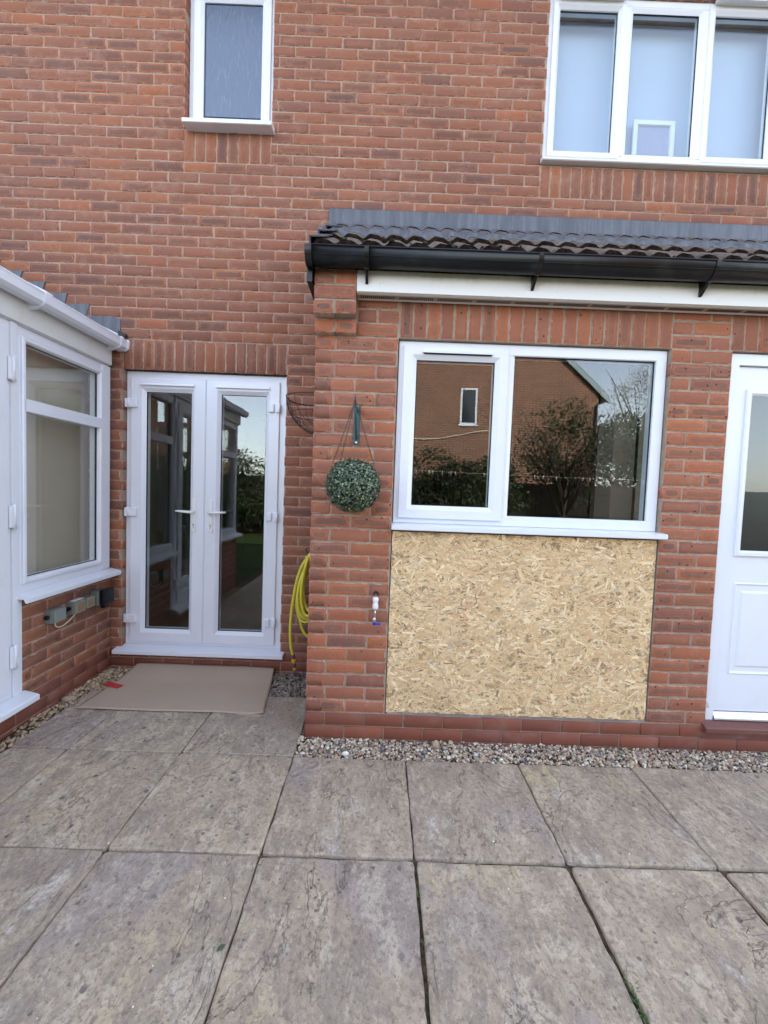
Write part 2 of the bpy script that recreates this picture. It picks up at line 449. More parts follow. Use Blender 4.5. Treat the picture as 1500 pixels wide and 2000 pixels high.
def tint_mat(name, rough=.7, spec=.4, nz=40, bump=.002, translucent=False):
    t = NT(name); P = t.pos()
    A = t.n('Attribute', attribute_name='tint').outputs['Color']
    c = t.mix(t.math('MULTIPLY', t.smooth(t.noise(nz, 5, .75, P), .35, .7), .45), A, t.mix(.55, A, (.05, .04, .035)))
    sh = t.bsdf(c, rough, t.bump(t.noise(nz*2, 4, .7, P), bump), spec)
    if translucent:
        tl = t.n('BsdfTranslucent'); t.set(tl.inputs[0], c)
        mx = t.n('MixShader', {0: .25}); t.set(mx.inputs[1], sh); t.set(mx.inputs[2], tl.outputs[0]); sh = mx.outputs[0]
    return t.done(sh)
M['stone'] = tint_mat('pebble', .75, .35, 90, .002)
M['leaf'] = tint_mat('leaf', .38, .6, 60, .0002)
M['foliage'] = tint_mat('foliage', .55, .4, 20, .0002, True)

def osb_mat():
    t = NT('osb_flake'); P = t.pos()
    A = t.n('Attribute', attribute_name='tint').outputs['Color']
    uv = t.n('UVMap').outputs[0]
    g = t.noise(1.0, 5, .7, t.mapped(uv, (28, 420, 1)))
    c = t.mix(t.math('MULTIPLY', t.smooth(g, .35, .7), .42), A, t.mix(.5, A, (.30, .17, .07)))
    c = t.mix(t.math('MULTIPLY', t.smooth(t.noise(170, 4, .8, t.mapped(P, (.5, 1, 1))), .57, .68), .45), c, (.26, .155, .07))
    c = t.mix(t.math('MULTIPLY', t.smooth(t.noise(4, 4, .6, P), .4, .75), .18), c, (.42, .28, .17))
    return t.done(t.bsdf(c, .72, t.bump(g, .0006), .3))
M['osb'] = osb_mat()

def cardboard_mat():
    t = NT('cardboard'); P = t.pos()
    c = t.mix(t.noise(3, 4, .6, P), (.50, .385, .295), (.40, .31, .235))
    c = t.mix(t.math('MULTIPLY', t.noise(1.0, 4, .7, t.mapped(P, (6, 300, 6))), .25), c, (.33, .24, .20))
    c = t.mix(t.math('MULTIPLY', t.smooth(t.noise(1.6, 5, .7, P), .45, .65), .4), c, (.42, .33, .28))
    c = t.mix(t.math('MULTIPLY', t.smooth(t.noise(45, 4, .75, P), .62, .70), .45), c, (.30, .235, .19))
    return t.done(t.bsdf(c, .9, t.bump(t.noise(1.0, 2, .5, t.mapped(P, (4, 160, 4))), .0008), .15))
M['cardboard'] = cardboard_mat()

def obscure_mat():
    t = NT('obscure_glass'); P = t.pos()
    st = t.noise(60, 4, .7, t.mapped(P, (1, 1, .28)))
    b = t.bump(st, .0035)
    gl = t.n('BsdfGlossy', {'Color': (.95, .97, 1, 1), 'Roughness': .18}); t.set(gl.inputs['Normal'], b)
    df = t.bsdf(t.mix(t.smooth(t.noise(95, 3, .7, t.mapped(P, (1, 1, .12))), .52, .74), (.075, .105, .17), (.12, .155, .235)), .5, b, .5)
    fr = t.n('Fresnel', {'IOR': 1.55})
    mx = t.n('MixShader'); t.set(mx.inputs[0], fr.outputs[0]); t.set(mx.inputs[1], df); t.set(mx.inputs[2], gl.outputs[0])
    return t.done(mx.outputs[0])
M['obscure'] = obscure_mat()

def polycarb_mat():
    t = NT('polycarbonate'); P = t.pos()
    d = t.n('BsdfTranslucent', {'Color': (.75, .78, .80, 1)}); g = t.bsdf((.6, .62, .64), .3)
    mx = t.n('MixShader', {0: .5}); t.set(mx.inputs[1], d.outputs[0]); t.set(mx.inputs[2], g)
    return t.done(mx.outputs[0])
M['poly'] = polycarb_mat()

def far_brick():
    t = NT('far_brick'); P = t.pos()
    vx = t.n('SeparateXYZ'); t.set(vx.inputs[0], P)
    cx = t.n('CombineXYZ'); t.set(cx.inputs[0], t.math('ADD', vx.outputs[0], vx.outputs[1])); t.set(cx.inputs[1], vx.outputs[2])
    br = t.n('TexBrick', {'Scale': 1.0, 'Mortar Size': .013, 'Brick Width': .225, 'Row Height': .075, 'Mortar Smooth': .1,
                          'Color1': (.24, .105, .058, 1), 'Color2': (.12, .058, .038, 1), 'Mortar': (.36, .25, .18, 1)})
    t.set(br.inputs['Vector'], cx.outputs[0])
    c = t.mix(t.math('MULTIPLY', t.smooth(t.noise(3, 5, .7, P), .4, .7), .45), br.outputs[0], (.13, .07, .055))
    c = t.mix(t.math('MULTIPLY', t.smooth(t.noise(1.0, 4, .7, t.mapped(P, (6, 6, 13))), .5, .66), .5), c, (.36, .21, .14))
    c = t.mix(t.math('MULTIPLY', t.smooth(t.noise(1.0, 3, .7, t.mapped(P, (5, 5, 17), loc=(3, 3, 3))), .56, .68), .5), c, (.09, .055, .05))
    return t.done(t.bsdf(c, .9, t.bump(br.outputs[1], .004), .2))
M['far_brick'] = far_brick()
M['fence_wood'] = plain('fence_wood', (.040, .030, .024), .85, .2, var=.3, vs=6, bump=.001, bs=30)
M['bark'] = plain('bark', (.10, .075, .055), .9, .2, var=.4, vs=20, bump=.006, bs=30)
M['hose'] = plain('hose_yellow', (.72, .62, .06), .35, .5, var=.12, vs=15, dirt=(.55, .48, .16), dirt_amt=.5, dscale=12)
M['hose_grey'] = plain('connector_grey', (.10, .10, .115), .5, var=.2)
M['hose_orange'] = plain('connector_orange', (.80, .33, .01), .4, var=.1)
M['metal_chain'] = plain('chain', (.10, .075, .06), .5, metal=.5, var=.4)

# ------------------------------------------------------------------ brickwork
BK = .225; CO = .075
def brick_block(bricks, T, name, mat, parent, depth=.1, seed=1):
    """bricks: list of (u0,u1,z0,z1[,front n]) -> one mesh of chamfered bricks"""
    r = np.random.default_rng(seed)
    V, Fq, bk, uvs = [], [], [], []
    base = 0
    ch = .0028
    for b in bricks:
        u0, u1, z0, z1 = b[:4]; nf = b[4] if len(b) > 4 else 0.0
        j = r.normal(0, .0008, 4)
        u0 += j[0]; u1 += j[1]; z0 += j[2]; z1 += j[3]
        nf = nf + r.normal(0, .0009)
        tl = r.normal(0, .0007, 2)
        hu, hz = (u1-u0)/2, (z1-z0)/2; uc, zc = (u0+u1)/2, (z0+z1)/2
        lv = []
        for (du, dz) in ((-1,-1),(1,-1),(1,1),(-1,1)):
            lv.append((uc+du*(hu-ch), nf+tl[0]*du+tl[1]*dz, zc+dz*(hz-ch)))
        for (du, dz) in ((-1,-1),(1,-1),(1,1),(-1,1)):
            lv.append((uc+du*hu, nf-ch, zc+dz*hz))
        for (du, dz) in ((-1,-1),(1,-1),(1,1),(-1,1)):
            lv.append((uc+du*hu, nf-depth, zc+dz*hz))
        quads = [(0,1,2,3)]+[(i, 4+i, 4+(i+1)%4, (i+1)%4) for i in range(4)]+[(4+i, 8+i, 8+(i+1)%4, 4+(i+1)%4) for i in range(4)]
        pr = r.random(2)
        vert = hz > hu
        for qi, q in enumerate(quads):
            Fq.append([base+i for i in q])
            side = qi >= 5 and (qi-5) in (1, 3)
            if side:
                bk.append((depth/2, hz, pr[0], pr[1]))
                uvs.append([(lv[i][1]-nf+depth/2, lv[i][2]-zc) for i in q])
            elif vert:
                bk.append((hz, hu, pr[0], pr[1]))
                uvs.append([(lv[i][2]-zc, lv[i][0]-uc) for i in q])
            else:
                bk.append((hu, hz, pr[0], pr[1]))
                uvs.append([(lv[i][0]-uc, lv[i][2]-zc) for i in q])
        V += [T(*p) for p in lv]; base += 12
    V = np.array(V); Fq = np.array(Fq)
    # orientation: make the first face look along +n
    a = np.array(T(0, 1, 0))-np.array(T(0, 0, 0))
    f = Fq[0]; nn = np.cross(V[f[1]]-V[f[0]], V[f[2]]-V[f[0]])
    uv = np.array(uvs)
    if nn @ a < 0: Fq = Fq[:, ::-1]; uv = uv[:, ::-1]
    return np_mesh(name, V, Fq, mat, parent, col=np.array(bk), uv=uv, attr='bk')

def rows(u0, u1, r0, r1, phase, holes=(), front=0.0):
    """stretcher bond; phase = joint position of even rows (odd rows are half a brick on)"""
    out = []
    for rw in range(r0, r1):
        z0 = rw*CO+.0043; z1 = z0+.0664; zc = (z0+z1)/2
        ph = phase + (.1125 if rw % 2 else 0)
        k = math.floor((u0-ph)/BK)
        segs = []
        x = ph+k*BK
        while x < u1:
            a, b = max(x+.0043, u0), min(x+.2207, u1)
            if b-a > .02: segs.append((a, b))
            x += BK
        for (ha, hb, za, zb) in holes:
            if za < zc < zb:
                ns = []
                for a, b in segs:
                    if b <= ha or a >= hb: ns.append((a, b)); continue
                    if ha-a > .03: ns.append((a, ha))
                    if b-hb > .03: ns.append((hb, b))
                segs = ns
        out += [(a, b, z0, z1, front) for a, b in segs]
    return out

def soldiers(u0, u1, z0, front=0.0, h=.215, n=None):
    n = n or round((u1-u0+.01)/.075)
    st = (u1-u0+.01)/n
    return [(u0+i*st, u0+i*st+st-.010, z0+.005, z0+.005+h, front) for i in range(n)]

def slab_wall(b, u0, u1, z0, z1, holes, n0, n1):
    us = sorted({u0, u1, *[h[0] for h in holes], *[h[1] for h in holes]}); us = [u for u in us if u0 <= u <= u1]
    for a, c in zip(us, us[1:]):
        m = (a+c)/2
        zz = [(z0, z1)]
        for h in sorted(holes, key=lambda h: h[2]):
            if h[0] < m < h[1]:
                nz = []
                for p, q in zz:
                    if h[3] <= p or h[2] >= q: nz.append((p, q)); continue
                    if h[2] > p: nz.append((p, h[2]))
                    if h[3] < q: nz.append((h[3], q))
                zz = nz
        for p, q in zz: b.box(a, c, n0, n1, p, q)

YM, XC, XS = .834, -1.646, 0.0
TM = lambda u, n, z: (u, YM-n, z)
TE = lambda u, n, z: (u, -n, z)
TS = lambda u, n, z: (XS-n, u, z)          # extension side wall, faces -X
TC = lambda u, n, z: (XC+n, u, z)          # conservatory side wall, faces +X
ZG = -.155

# ------------------------------------------------------------------ window helpers
def pane(T, u0, u1, z0, z1, n, name, parent, mat=None, th=.006):
    b = B(T); b.box(u0, u1, n-th, n, z0, z1)
    return b.build(name, mat or M['glass'], parent)

def gasket(b, u0, u1, z0, z1, n, w_=.004, mi=1):
    b.ring(u0-.001, u1+.001, z0-.001, z1+.001, [(0, n-.008), (0, n+.0035), (w_, n+.0035), (w_, n-.008)], mi)

def frame_prof(w_, n1, n0):
    return [(0, n0), (0, n1-.003), (.003, n1), (w_-.004, n1), (w_, n1-.004), (w_, n0)]

def sash_prof(wt, n1, n0, bead=.022):
    return [(0, n0), (0, n1-.004), (.004, n1), (wt-bead-.004, n1), (wt-bead, n1-.003), (wt-.003, n1-.017), (wt, n1-.020), (wt, n0)]

# ================================================================== BRICK HOUSE (main wall)
house = empty('brick_house', (-1.0, 4.5, ZG), 'two storey red brick house wall with white upstairs windows above white French doors', 'house')
hFD = (-1.566, -.352, -.02, 2.105)
hL = (-1.137, -.503, 3.83, 4.878)
hR = (1.466, 3.205, 3.68, 4.878)
sFD = (-1.566, -.352, 2.1, 2.325); sL = (-1.137, -.503, 3.60, 3.825); sR = (1.455, 3.205, 3.45, 3.675)
sR2 = (1.455, 3.205, 4.878, 5.10); sL2 = (-1.137, -.503, 4.878, 5.10)
hExt = (.1, 6.0, -1.0, 3.05)
bl = rows(-4.6, 5.3, 0, 70, .1035, [hFD, hL, hR, (-1.566, -.352, 2.1, 2.32), (-1.137, -.503, 3.60, 3.82), (1.455, 3.205, 3.45, 3.67), sR2, sL2, hExt])
bl += soldiers(-1.561, -.357, 2.1) + soldiers(-1.132, -.508, 3.60) + soldiers(1.460, 3.200, 3.45) + soldiers(1.460, 3.200, 4.875) + soldiers(-1.132, -.508, 4.875)
brick_block(bl, TM, 'wall', M['brick'], house, seed=3)
brick_block(rows(-1.646, .0, -3, 0, .1035, [], .0), TM, 'plinth', M['plinth'], house, seed=4)
b = B(TM)
g_ = lambda h: (h[0]-.002, h[1]+.002, h[2]-.002, h[3]+.002)
slab_wall(b, -4.6, 5.3, -.3, 5.25, [g_(hFD), g_(hL), g_(hR), hExt], -.30, -.0045)
b.build('mortar', M['mortar'], house)
# rest of the house body, roof
b = B()
b.box(-4.9, -4.6, YM, 9.2, -.3, 5.25); b.box(5.3, 5.6, YM, 9.2, -.3, 5.25); b.box(-4.9, 5.6, 9.2, 9.5, -.3, 5.25)
b.build('outer_wall', M['far_brick'], house)
b = B()
b.prism([(YM-.35, 5.16), (5.1, 8.2), (9.9, 5.16), (9.9, 5.30), (5.1, 8.36), (YM-.42, 5.27)], -5.1, 5.8)
b.build('roof', M['tile'], house)
b = B()
b.box(-4.9, 5.6, YM-.30, YM-.012, 5.13, 5.16); b.box(-4.9, 5.6, YM-.33, YM-.302, 5.12, 5.30)
b.build('soffit', M['upvc_old'], house)

def room(u0, u1, y0, y1, z0, z1, name, parent, m=None, hole=None):
    """an inside-out room lining: back, sides, floor and ceiling as thin slabs"""
    b = B(); t = .05
    b.box(u0, u1, y1, y1+t, z0, z1)
    b.box(u0-t, u0, y0, y1, z0, z1); b.box(u1, u1+t, y0, y1, z0, z1)
    b.box(u0, u1, y0, y1, z1, z1+t)
    b.box(u0, u1, y0, y1, z0-t, z0, mi=1)
    return b.build(name, [m or M['lining'], M['lining_floor']], parent)
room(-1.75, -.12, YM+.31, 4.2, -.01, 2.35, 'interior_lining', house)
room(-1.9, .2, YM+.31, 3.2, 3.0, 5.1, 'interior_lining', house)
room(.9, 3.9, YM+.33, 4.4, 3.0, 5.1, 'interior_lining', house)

# --- narrow upstairs window
b = B(TM)
f0, f1, g0, g1 = -1.134, -.506, 3.895, 4.876
b.ring(f0, f1, g0, g1, frame_prof(.052, -.068, -.13))
b.ring(f0+.030, f1-.030, g0+.006, g1-.026, sash_prof(.072, -.056, -.12, .020))
gasket(b, -1.025, -.585, 3.979, 4.77, -.078)
o = b.build('window', [M['upvc'], M['gasket']], house)
pane(TM, -1.03, -.58, 3.974, 4.776, -.078, 'pane', o, M['obscure'])
b = B(TM)
b.prism([(-.13, 3.8285), (-.13, 3.893), (-.062, 3.893), (-.058, 3.862), (.076, 3.840), (.086, 3.834), (.086, 3.810), (.080, 3.807), (-.004, 3.809), (-.004, 3.8285)], -1.112, -.482)
b.build('sill', M['upvc_old'], o)
# --- triple upstairs window
b = B(TM)
f0, f1, g0, g1 = 1.468, 3.202, 3.738, 4.876
b.ring(f0, f1, g0, g1, frame_prof(.050, -.035, -.10))
for m0, m1 in ((2.012, 2.062), (2.597, 2.647)): b.box(m0, m1, -.10, -.034, g0+.05, g1-.05, .003)
for a0, a1 in ((1.500, 2.030), (2.632, 3.168)): b.ring(a0, a1, g0+.022, g1-.024, sash_prof(.054, -.022, -.09, .018))
b.ring(2.058, 2.600, g0+.045, g1-.046, [(0, -.09), (0, -.037), (.008, -.037), (.030, -.05), (.030, -.09)])
for a0, a1, z0 in ((1.553, 1.977, 3.815), (2.088, 2.570, 3.813), (2.685, 3.115, 3.815)): gasket(b, a0, a1, z0, 4.80, -.055)
o = b.build('window', [M['upvc'], M['gasket']], house)
for a0, a1 in ((1.547, 1.983), (2.083, 2.575), (2.680, 3.120)): pane(TM, a0, a1, 3.809, 4.806, -.055, 'pane', o)
for a0, a1 in ((1.53, 2.0), (2.66, 3.14)):
    b = B(TM); b.prism([(-.02, 4.872), (.004, 4.866), (.026, 4.845), (.026, 4.838), (-.002, 4.846), (-.02, 4.846)], a0, a1)
    b.build('drip_hood', M['upvc_old'], o)
b = B(TM)
b.prism([(-.10, 3.6845), (-.10, 3.738), (-.036, 3.738), (.036, 3.706), (.046, 3.700), (.046, 3.688), (.040, 3.6835)], 1.452, 3.215)
b.build('sill', M['upvc_old'], o)

bl_m = plain('added_blind_fabric', (.47, .54, .72), .85, .1, var=.03, vs=3)  # pale blind added to give the panes the brightness of reflected sky
b = B(TM); b.box(1.472, 3.198, -.190, -.187, 3.69, 4.87); b.tube([(1.472, -.200, 4.855), (3.198, -.200, 4.855)], .012, 10)
o = b.build('added_blind', bl_m)
tag(o, 'wide pale blue-white blind added behind the triple upstairs window to brighten its glass', 'blind')
# --- French doors
b = B(TM)
f0, f1, g0, g1 = -1.562, -.356, .012, 2.100
b.ring(f0, f1, g0, g1, frame_prof(.060, -.044, -.11))
o = b.build('french_door_frame', M['upvc'], house)
fd = o
for (l0, l1, gl0, gl1) in ((-1.522, -.962, -1.413, -1.073), (-.957, -.405, -.848, -.508)):
    b = B(TM)
    z0, z1 = .040, 2.052
    W0, W1 = gl0-l0, l1-gl1
    n1 = -.026
    # leaf stiles and rails with a sloping bead, built as a rect-to-rect sweep
    outer = lambda i: (l0+i, l1-i, z0+i, z1-i)
    inner = lambda i: (gl0-i, gl1+i, .137-i, 1.950+i)
    prof = [(outer(0), -.10), (outer(0), n1-.004), (outer(.004), n1), (inner(.026), n1), (inner(.022), n1-.003), (inner(.003), n1-.018), (inner(0), n1-.020), (inner(0), -.10)]
    loops = []
    for (x0, x1, y0, y1), n in prof:
        loops.append([b._v((x0, n, y0)), b._v((x1, n, y0)), b._v((x1, n, y1)), b._v((x0, n, y1))])
    for k in range(len(loops)):
        A_, C_ = loops[k], loops[(k+1) % len(loops)]
        for j in range(4): b.bm.faces.new([A_[j], A_[(j+1) % 4], C_[(j+1) % 4], C_[j]])
    gasket(b, gl0, gl1, .137, 1.950, n1-.026)
    b.prism([(n1, 2.012), (n1+.010, 2.008), (n1+.016, 1.998), (n1+.016, 1.994), (n1, 1.996)], gl0-.035, gl1+.030)
    lf = b.build('door_leaf', [M['upvc'], M['gasket']], fd)
    pane(TM, gl0-.004, gl1+.004, .133, 1.954, n1-.026, 'pane', fd)
# meeting strip
b = B(TM); b.box(-.9615, -.9575, -.06, -.0245, .045, 2.047, .001); b.build('meeting_strip', M['upvc'], fd)
for (u, s) in ((-1.527, 1), (-.400, -1)):
    for zc in (1.858, 1.040, .222):
        b = B(TM)
        b.box(u-.030, u-.002, -.040, -.006, zc-.033, zc+.033, .006)
        b.box(u, u+.062 if s > 0 else u+.001, -.030, -.006, zc-.033, zc+.033, .008) if s > 0 else b.box(u-.085, u-.042, -.030, -.006, zc-.033, zc+.033, .008)
        b.tube([(u-.002, -.008, zc-.036), (u-.002, -.008, zc+.036)], .007, 10)
        b.build('hinge', M['upvc'], fd)
for (u, s) in ((-1.036, -1), (-.907, 1)):
    b = B(TM)
    b.box(u-.0165, u+.0165, -.030, -.017, .905, 1.152, .006)
    b.tube([(u, -.018, 1.056), (u, .014, 1.056)], .011, 12)
    b.tube([(u-s*.006, .014, 1.056), (u+s*.03, .018, 1.057), (u+s*.08, .017, 1.060), (u+s*.125, .010, 1.062)], [.0105, .010, .009, .0065], 12)
    h = b.build('handle', M['white_plastic'], fd)
    b = B(TM); b.tube([(u, -.0175, .958), (u, -.014, .958)], .0075, 12); b.box(u-.003, u+.003, -.0165, -.0142, .930, .958)
    b.build('lock', M['silver'], fd)
b = B(TM)
b.prism([(-.11, .012), (-.040, .012), (.050, -.002), (.060, -.006), (.060, -.030), (.052, -.034), (-.11, -.034)], -1.600, -.318)
b.build('threshold', M['upvc'], fd)
b = B(TM); b.box(-1.562, -.356, -.06, -.020, 2.101, 2.104); b.build('head_gap_seal', M['gasket'], fd)

# ================================================================== KITCHEN EXTENSION
ext = empty('kitchen_extension', (1.5, .3, ZG), 'single storey brick kitchen extension with dark tiled lean-to roof and black gutter', 'extension')
hK = (.452, 1.945, .0, 2.10)
hD = (2.282, 3.215, .0, 2.10)
kb = rows(0.0, .4475, 0, 31, -.005, [])
kb = [q for q in kb if not (q[2] > 2.09 and q[0] < .222)]
kb += [(a, c, 29*CO+.005, 29*CO+.070) for a, c in ((.2275, .328), (.338, .4475))]
kb = [q for q in kb if not (28.9 < q[2]/CO < 29.9 and q[0] > .30 and abs(q[0]-.3375) < .0055 and len(q) == 5)]
fr = []
# corbelled top of the pier (left end)
fr += [(0.0, .1025, 2.105, 2.170, .040), (.1125, .2175, 2.105, 2.170, .040),
       (0.0, .1025, 2.180, 2.245, .100), (.1125, .2175, 2.180, 2.245, .100),
       (0.0, .2175, 2.255, 2.320, .100), (0.0, .1025, 2.330, 2.395, .100), (.1125, .2175, 2.330, 2.395, .100),
       (0.0, .2175, 2.405, 2.470, .100)]
rp = []
for r in range(0, 28):
    z0 = r*CO+.005
    if r % 2 == 0: rp += [(1.948, 2.163, z0, z0+.065), (2.173, 2.279, z0, z0+.065)]
    else: rp += [(1.948, 2.052, z0, z0+.065), (2.062, 2.279, z0, z0+.065)]
for r in range(28, 31):
    z0 = r*CO+.005
    if r % 2 == 0: rp += [(1.948, 2.150, z0, z0+.065), (2.160, 2.262, z0, z0+.065)]
    else: rp += [(1.948, 2.050, z0, z0+.065), (2.060, 2.262, z0, z0+.065)]
tail = rows(3.218, 4.2, 0, 31, 3.1, [])
sol = soldiers(.4575, 1.938, 2.1) + soldiers(2.272, 3.225, 2.1)
brick_block(kb+fr+rp+sol+tail, TE, 'wall', M['brick_front'], ext, seed=21)
brick_block(rows(0.0, YM, 0, 33, YM-.10, []), TS, 'side_wall', M['brick'], ext, depth=.09, seed=22)
pl = rows(-.004, 4.2, -3, 0, -.0045, [], .004)
brick_block(pl, TE, 'plinth', M['plinth'], ext, seed=23)
brick_block(rows(.0, YM, -3, 0, YM-.10, [], .004), TS, 'side_plinth', M['plinth'], ext, depth=.09, seed=24)
b = B(TE)
slab_wall(b, .0045, 4.2, -.3, 2.33, [(hK[0]-.002, hK[1]+.002, -.0, 2.102), (hD[0]-.002, hD[1]+.002, -.0, 2.102)], -.25, -.0045)
b.box(.0045, .2135, -.0045, .0955, 2.18, 2.48); b.box(.0045, .2135, -.0045, .0355, 2.108, 2.18)
b.box(.0045, .2135, -.70, -.0045, 2.33, 2.48)
b.build('mortar', M['mortar_front'], ext)
b = B(); b.box(.0045, .2, .2505, YM-.0001, -.3, 2.33); b.build('side_mortar', M['mortar'], ext)
# triangular cheek under the verge
b = B(TS); b.poly([(0.02, 2.33), (YM, 2.33), (YM, 3.10), (0.02, 2.55)], -.10, -.003); b.build('verge_cheek', M['mortar'], ext)

# --- kitchen window
b = B(TE)
f0, f1, g0, g1 = .455, 1.942, 1.092, 2.097
KN = -.030
b.ring(f0, f1, g0, g1, frame_prof(.058, KN, KN-.07))
b.box(1.030, 1.082, KN-.07, KN, g0+.058, g1-.058, .002)
b.ring(1.074, 1.912, 1.120, 2.066, [(0, KN-.06), (0, KN-.001), (.006, KN-.001), (.027, KN-.014), (.027, KN-.06)])
gasket(b, 1.101, 1.885, 1.147, 2.039, KN-.020)
kw = b.build('window', [M['upvc'], M['gasket']], ext)
pane(TE, 1.096, 1.890, 1.142, 2.044, KN-.020, 'pane', kw)
b = B(TE)
b.ring(.481, 1.062, 1.120, 2.070, sash_prof(.075, KN+.018, KN-.055, .022))
gasket(b, .556, .987, 1.195, 1.995, KN-.004)
for k in range(2): pass
b.build('opening_sash', [M['upvc'], M['gasket']], kw)
b = B(TE)
b.prism([(KN+.018, 2.044), (KN+.030, 2.040), (KN+.036, 2.031), (KN+.036, 2.028), (KN+.018, 2.030)], .585, .968)
b.build('drip_hood', M['upvc'], kw)
b = B(TE); b.prism([(KN+.018, 2.029), (KN+.030, 2.0285), (KN+.030, 2.024), (KN+.018, 2.024)], .592, .962); b.build('vent_slot', M['gasket'], kw)
pane(TE, .551, .992, 1.190, 2.000, KN-.004, 'pane', kw)
b = B(TE)
b.prism([(KN-.07, 1.091), (KN, 1.091), (.048, 1.086), (.056, 1.082), (.056, 1.060), (.048, 1.056), (.030, 1.056), (KN-.07, 1.046)], .449, 1.956)
b.build('sill', M['upvc'], kw)
b = B(TE); b.box(.46, 1.937, KN-.05, KN-.012, 2.0975, 2.1045); b.build('lintel_strip', M['seal_paint'], kw)
# metal weep clips under the soldier course
for u in (.665, .905, 1.165, 1.435, 1.70):
    pass
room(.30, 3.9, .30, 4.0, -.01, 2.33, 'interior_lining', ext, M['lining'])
b = B(); b.box(1.80, 1.935, .26, .45, .9, 2.2); b.build('interior_reveal', plain('reveal_plaster', (.20, .155, .115), .9), ext)
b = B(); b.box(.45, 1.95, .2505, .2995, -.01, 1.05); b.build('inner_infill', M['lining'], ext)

# --- back door
b = B(TE)
DN = -.028
b.poly([(2.288, .0), (2.288, 2.096), (3.212, 2.096), (3.212, .0), (3.152, .0), (3.152, 2.036), (2.345, 2.036), (2.345, .0)], DN-.07, DN)
df = b.build('door', M['upvc'], ext)
b = B(TE)
LN = DN-.022
b.box(2.348, 3.149, LN-.044, LN, .062, 2.033, .001)
b.ring(2.409, 3.088, .968, 1.907, [(0, LN-.01), (0, LN+.010), (.006, LN+.016), (.022, LN+.016), (.034, LN+.005), (.034, LN-.01)])
for (a, c) in ((2.427, 2.712), (2.785, 3.070)):
    b.ring(a, c, .281, .816, [(0, LN-.004), (0, LN+.0015), (.006, LN+.006), (.014, LN+.0015), (.022, LN-.001), (.022, LN-.004)])
    b.ring(a+.038, c-.038, .281+.042, .816-.047, [(0, LN-.004), (.0, LN+.0005), (.012, LN+.006), (.016, LN+.006), (.016, LN-.004)])
    b.box(a+.053, c-.053, LN-.004, LN+.0058, .281+.057, .816-.062)
leaf = b.build('door_leaf', M['upvc'], df)
pane(TE, 2.443, 3.054, 1.002, 1.873, LN+.004, 'pane', df, M['glass'])
b = B(TE); b.box(2.4425, 3.0545, LN+.0005, LN+.0015, 1.0015, 1.8735); b.build('dark_glass_backing', plain('dark_glass', (.012, .014, .014), .3), df)
b = B(TE); b.prism([(LN-.01, .060), (LN+.012, .060), (LN+.030, .030), (LN+.032, .022), (LN-.01, .022)], 2.349, 3.148); b.build('weather_bar', M['silver'], df)
b = B(TE)
b.prism([(-.12, .018), (DN, .018), (.028, .002), (.036, -.004), (.036, -.026), (.02, -.034), (.006, -.036), (.006, -.075), (-.12, -.075)], 2.262, 3.235)
b.build('door_sill', M['cill_tile'], df)
# flaking paint at the foot of the frame
b = B(TE)
rnd = random.Random(4)
for k in range(16):
    u = 2.283+rnd.random()*.03; z = .006+rnd.random()**2*.13; s_ = .004+rnd.random()*.009
    pts = [(u+s_*math.cos(a)*rnd.uniform(.5, 1), z+s_*1.4*math.sin(a)*rnd.uniform(.5, 1)) for a in [i*1.05 for i in range(6)]]
    b.poly(pts, -.03, DN+.0015+k*.0002)
b.build('flaking_paint', M['seal_paint'], df)

# --- fascia, soffit vent, gutter
b = B(TE)
b.box(.2205, 4.2, .088, .100, 2.294, 2.470, .002)
b.box(.2205, 4.2, .0035, .088, 2.292, 2.300)
b.build('fascia', M['fascia'], ext)
b = B(TE)
b.box(.2225, 4.2, .030, .070, 2.2895, 2.2918)
b.build('soffit_vent', plain('vent_tan', (.38, .34, .27), .6), ext)
u = .24
while u < 2.6:
    b = B(TE)
    for i in range(17):
        b.box(u+i*.0108, u+i*.0108+.0055, .036, .064, 2.2880, 2.2894)
    b.build('vent_slots', M['gasket'], ext)
    u += .205
# gutter: half-round channel with rolled lip
GY, GZ, GR = -.162, 2.455, .056
def gut_prof(r, yc, zc, squash=1.32):
    return [(yc-r*math.cos(a), zc-r*squash*math.sin(a)) for a in [math.pi*i/18 for i in range(19)]]
b = B()
outp = gut_prof(GR, GY, GZ); inp = gut_prof(GR-.003, GY, GZ)
def add_channel(b, outp, inp, x0, x1, drop=0.0):
    prof = outp+list(reversed(inp))
    A_ = [b._v((x0, y, z)) for y, z in prof]; C_ = [b._v((x1, y, z-drop)) for y, z in prof]
    k = len(prof)
    for i in range(k):
        f = b.bm.faces.new([A_[i], A_[(i+1) % k], C_[(i+1) % k], C_[i]]); f.smooth = True
    n = len(outp)
    for A2 in (A_, C_):
        for i in range(n-1): b.bm.faces.new([A2[i], A2[i+1], A2[k-2-i], A2[k-1-i]])
add_channel(b, outp, inp, -.005, 4.2)
b.tube([(-.005, GY-GR, GZ), (4.2, GY-GR, GZ)], .0035, 8)
b.tube([(-.005, GY-GR*.86, GZ-.040), (4.2, GY-GR*.86, GZ-.040)], .0018, 6)
gut = b.build('gutter', M['black_plastic'], ext)
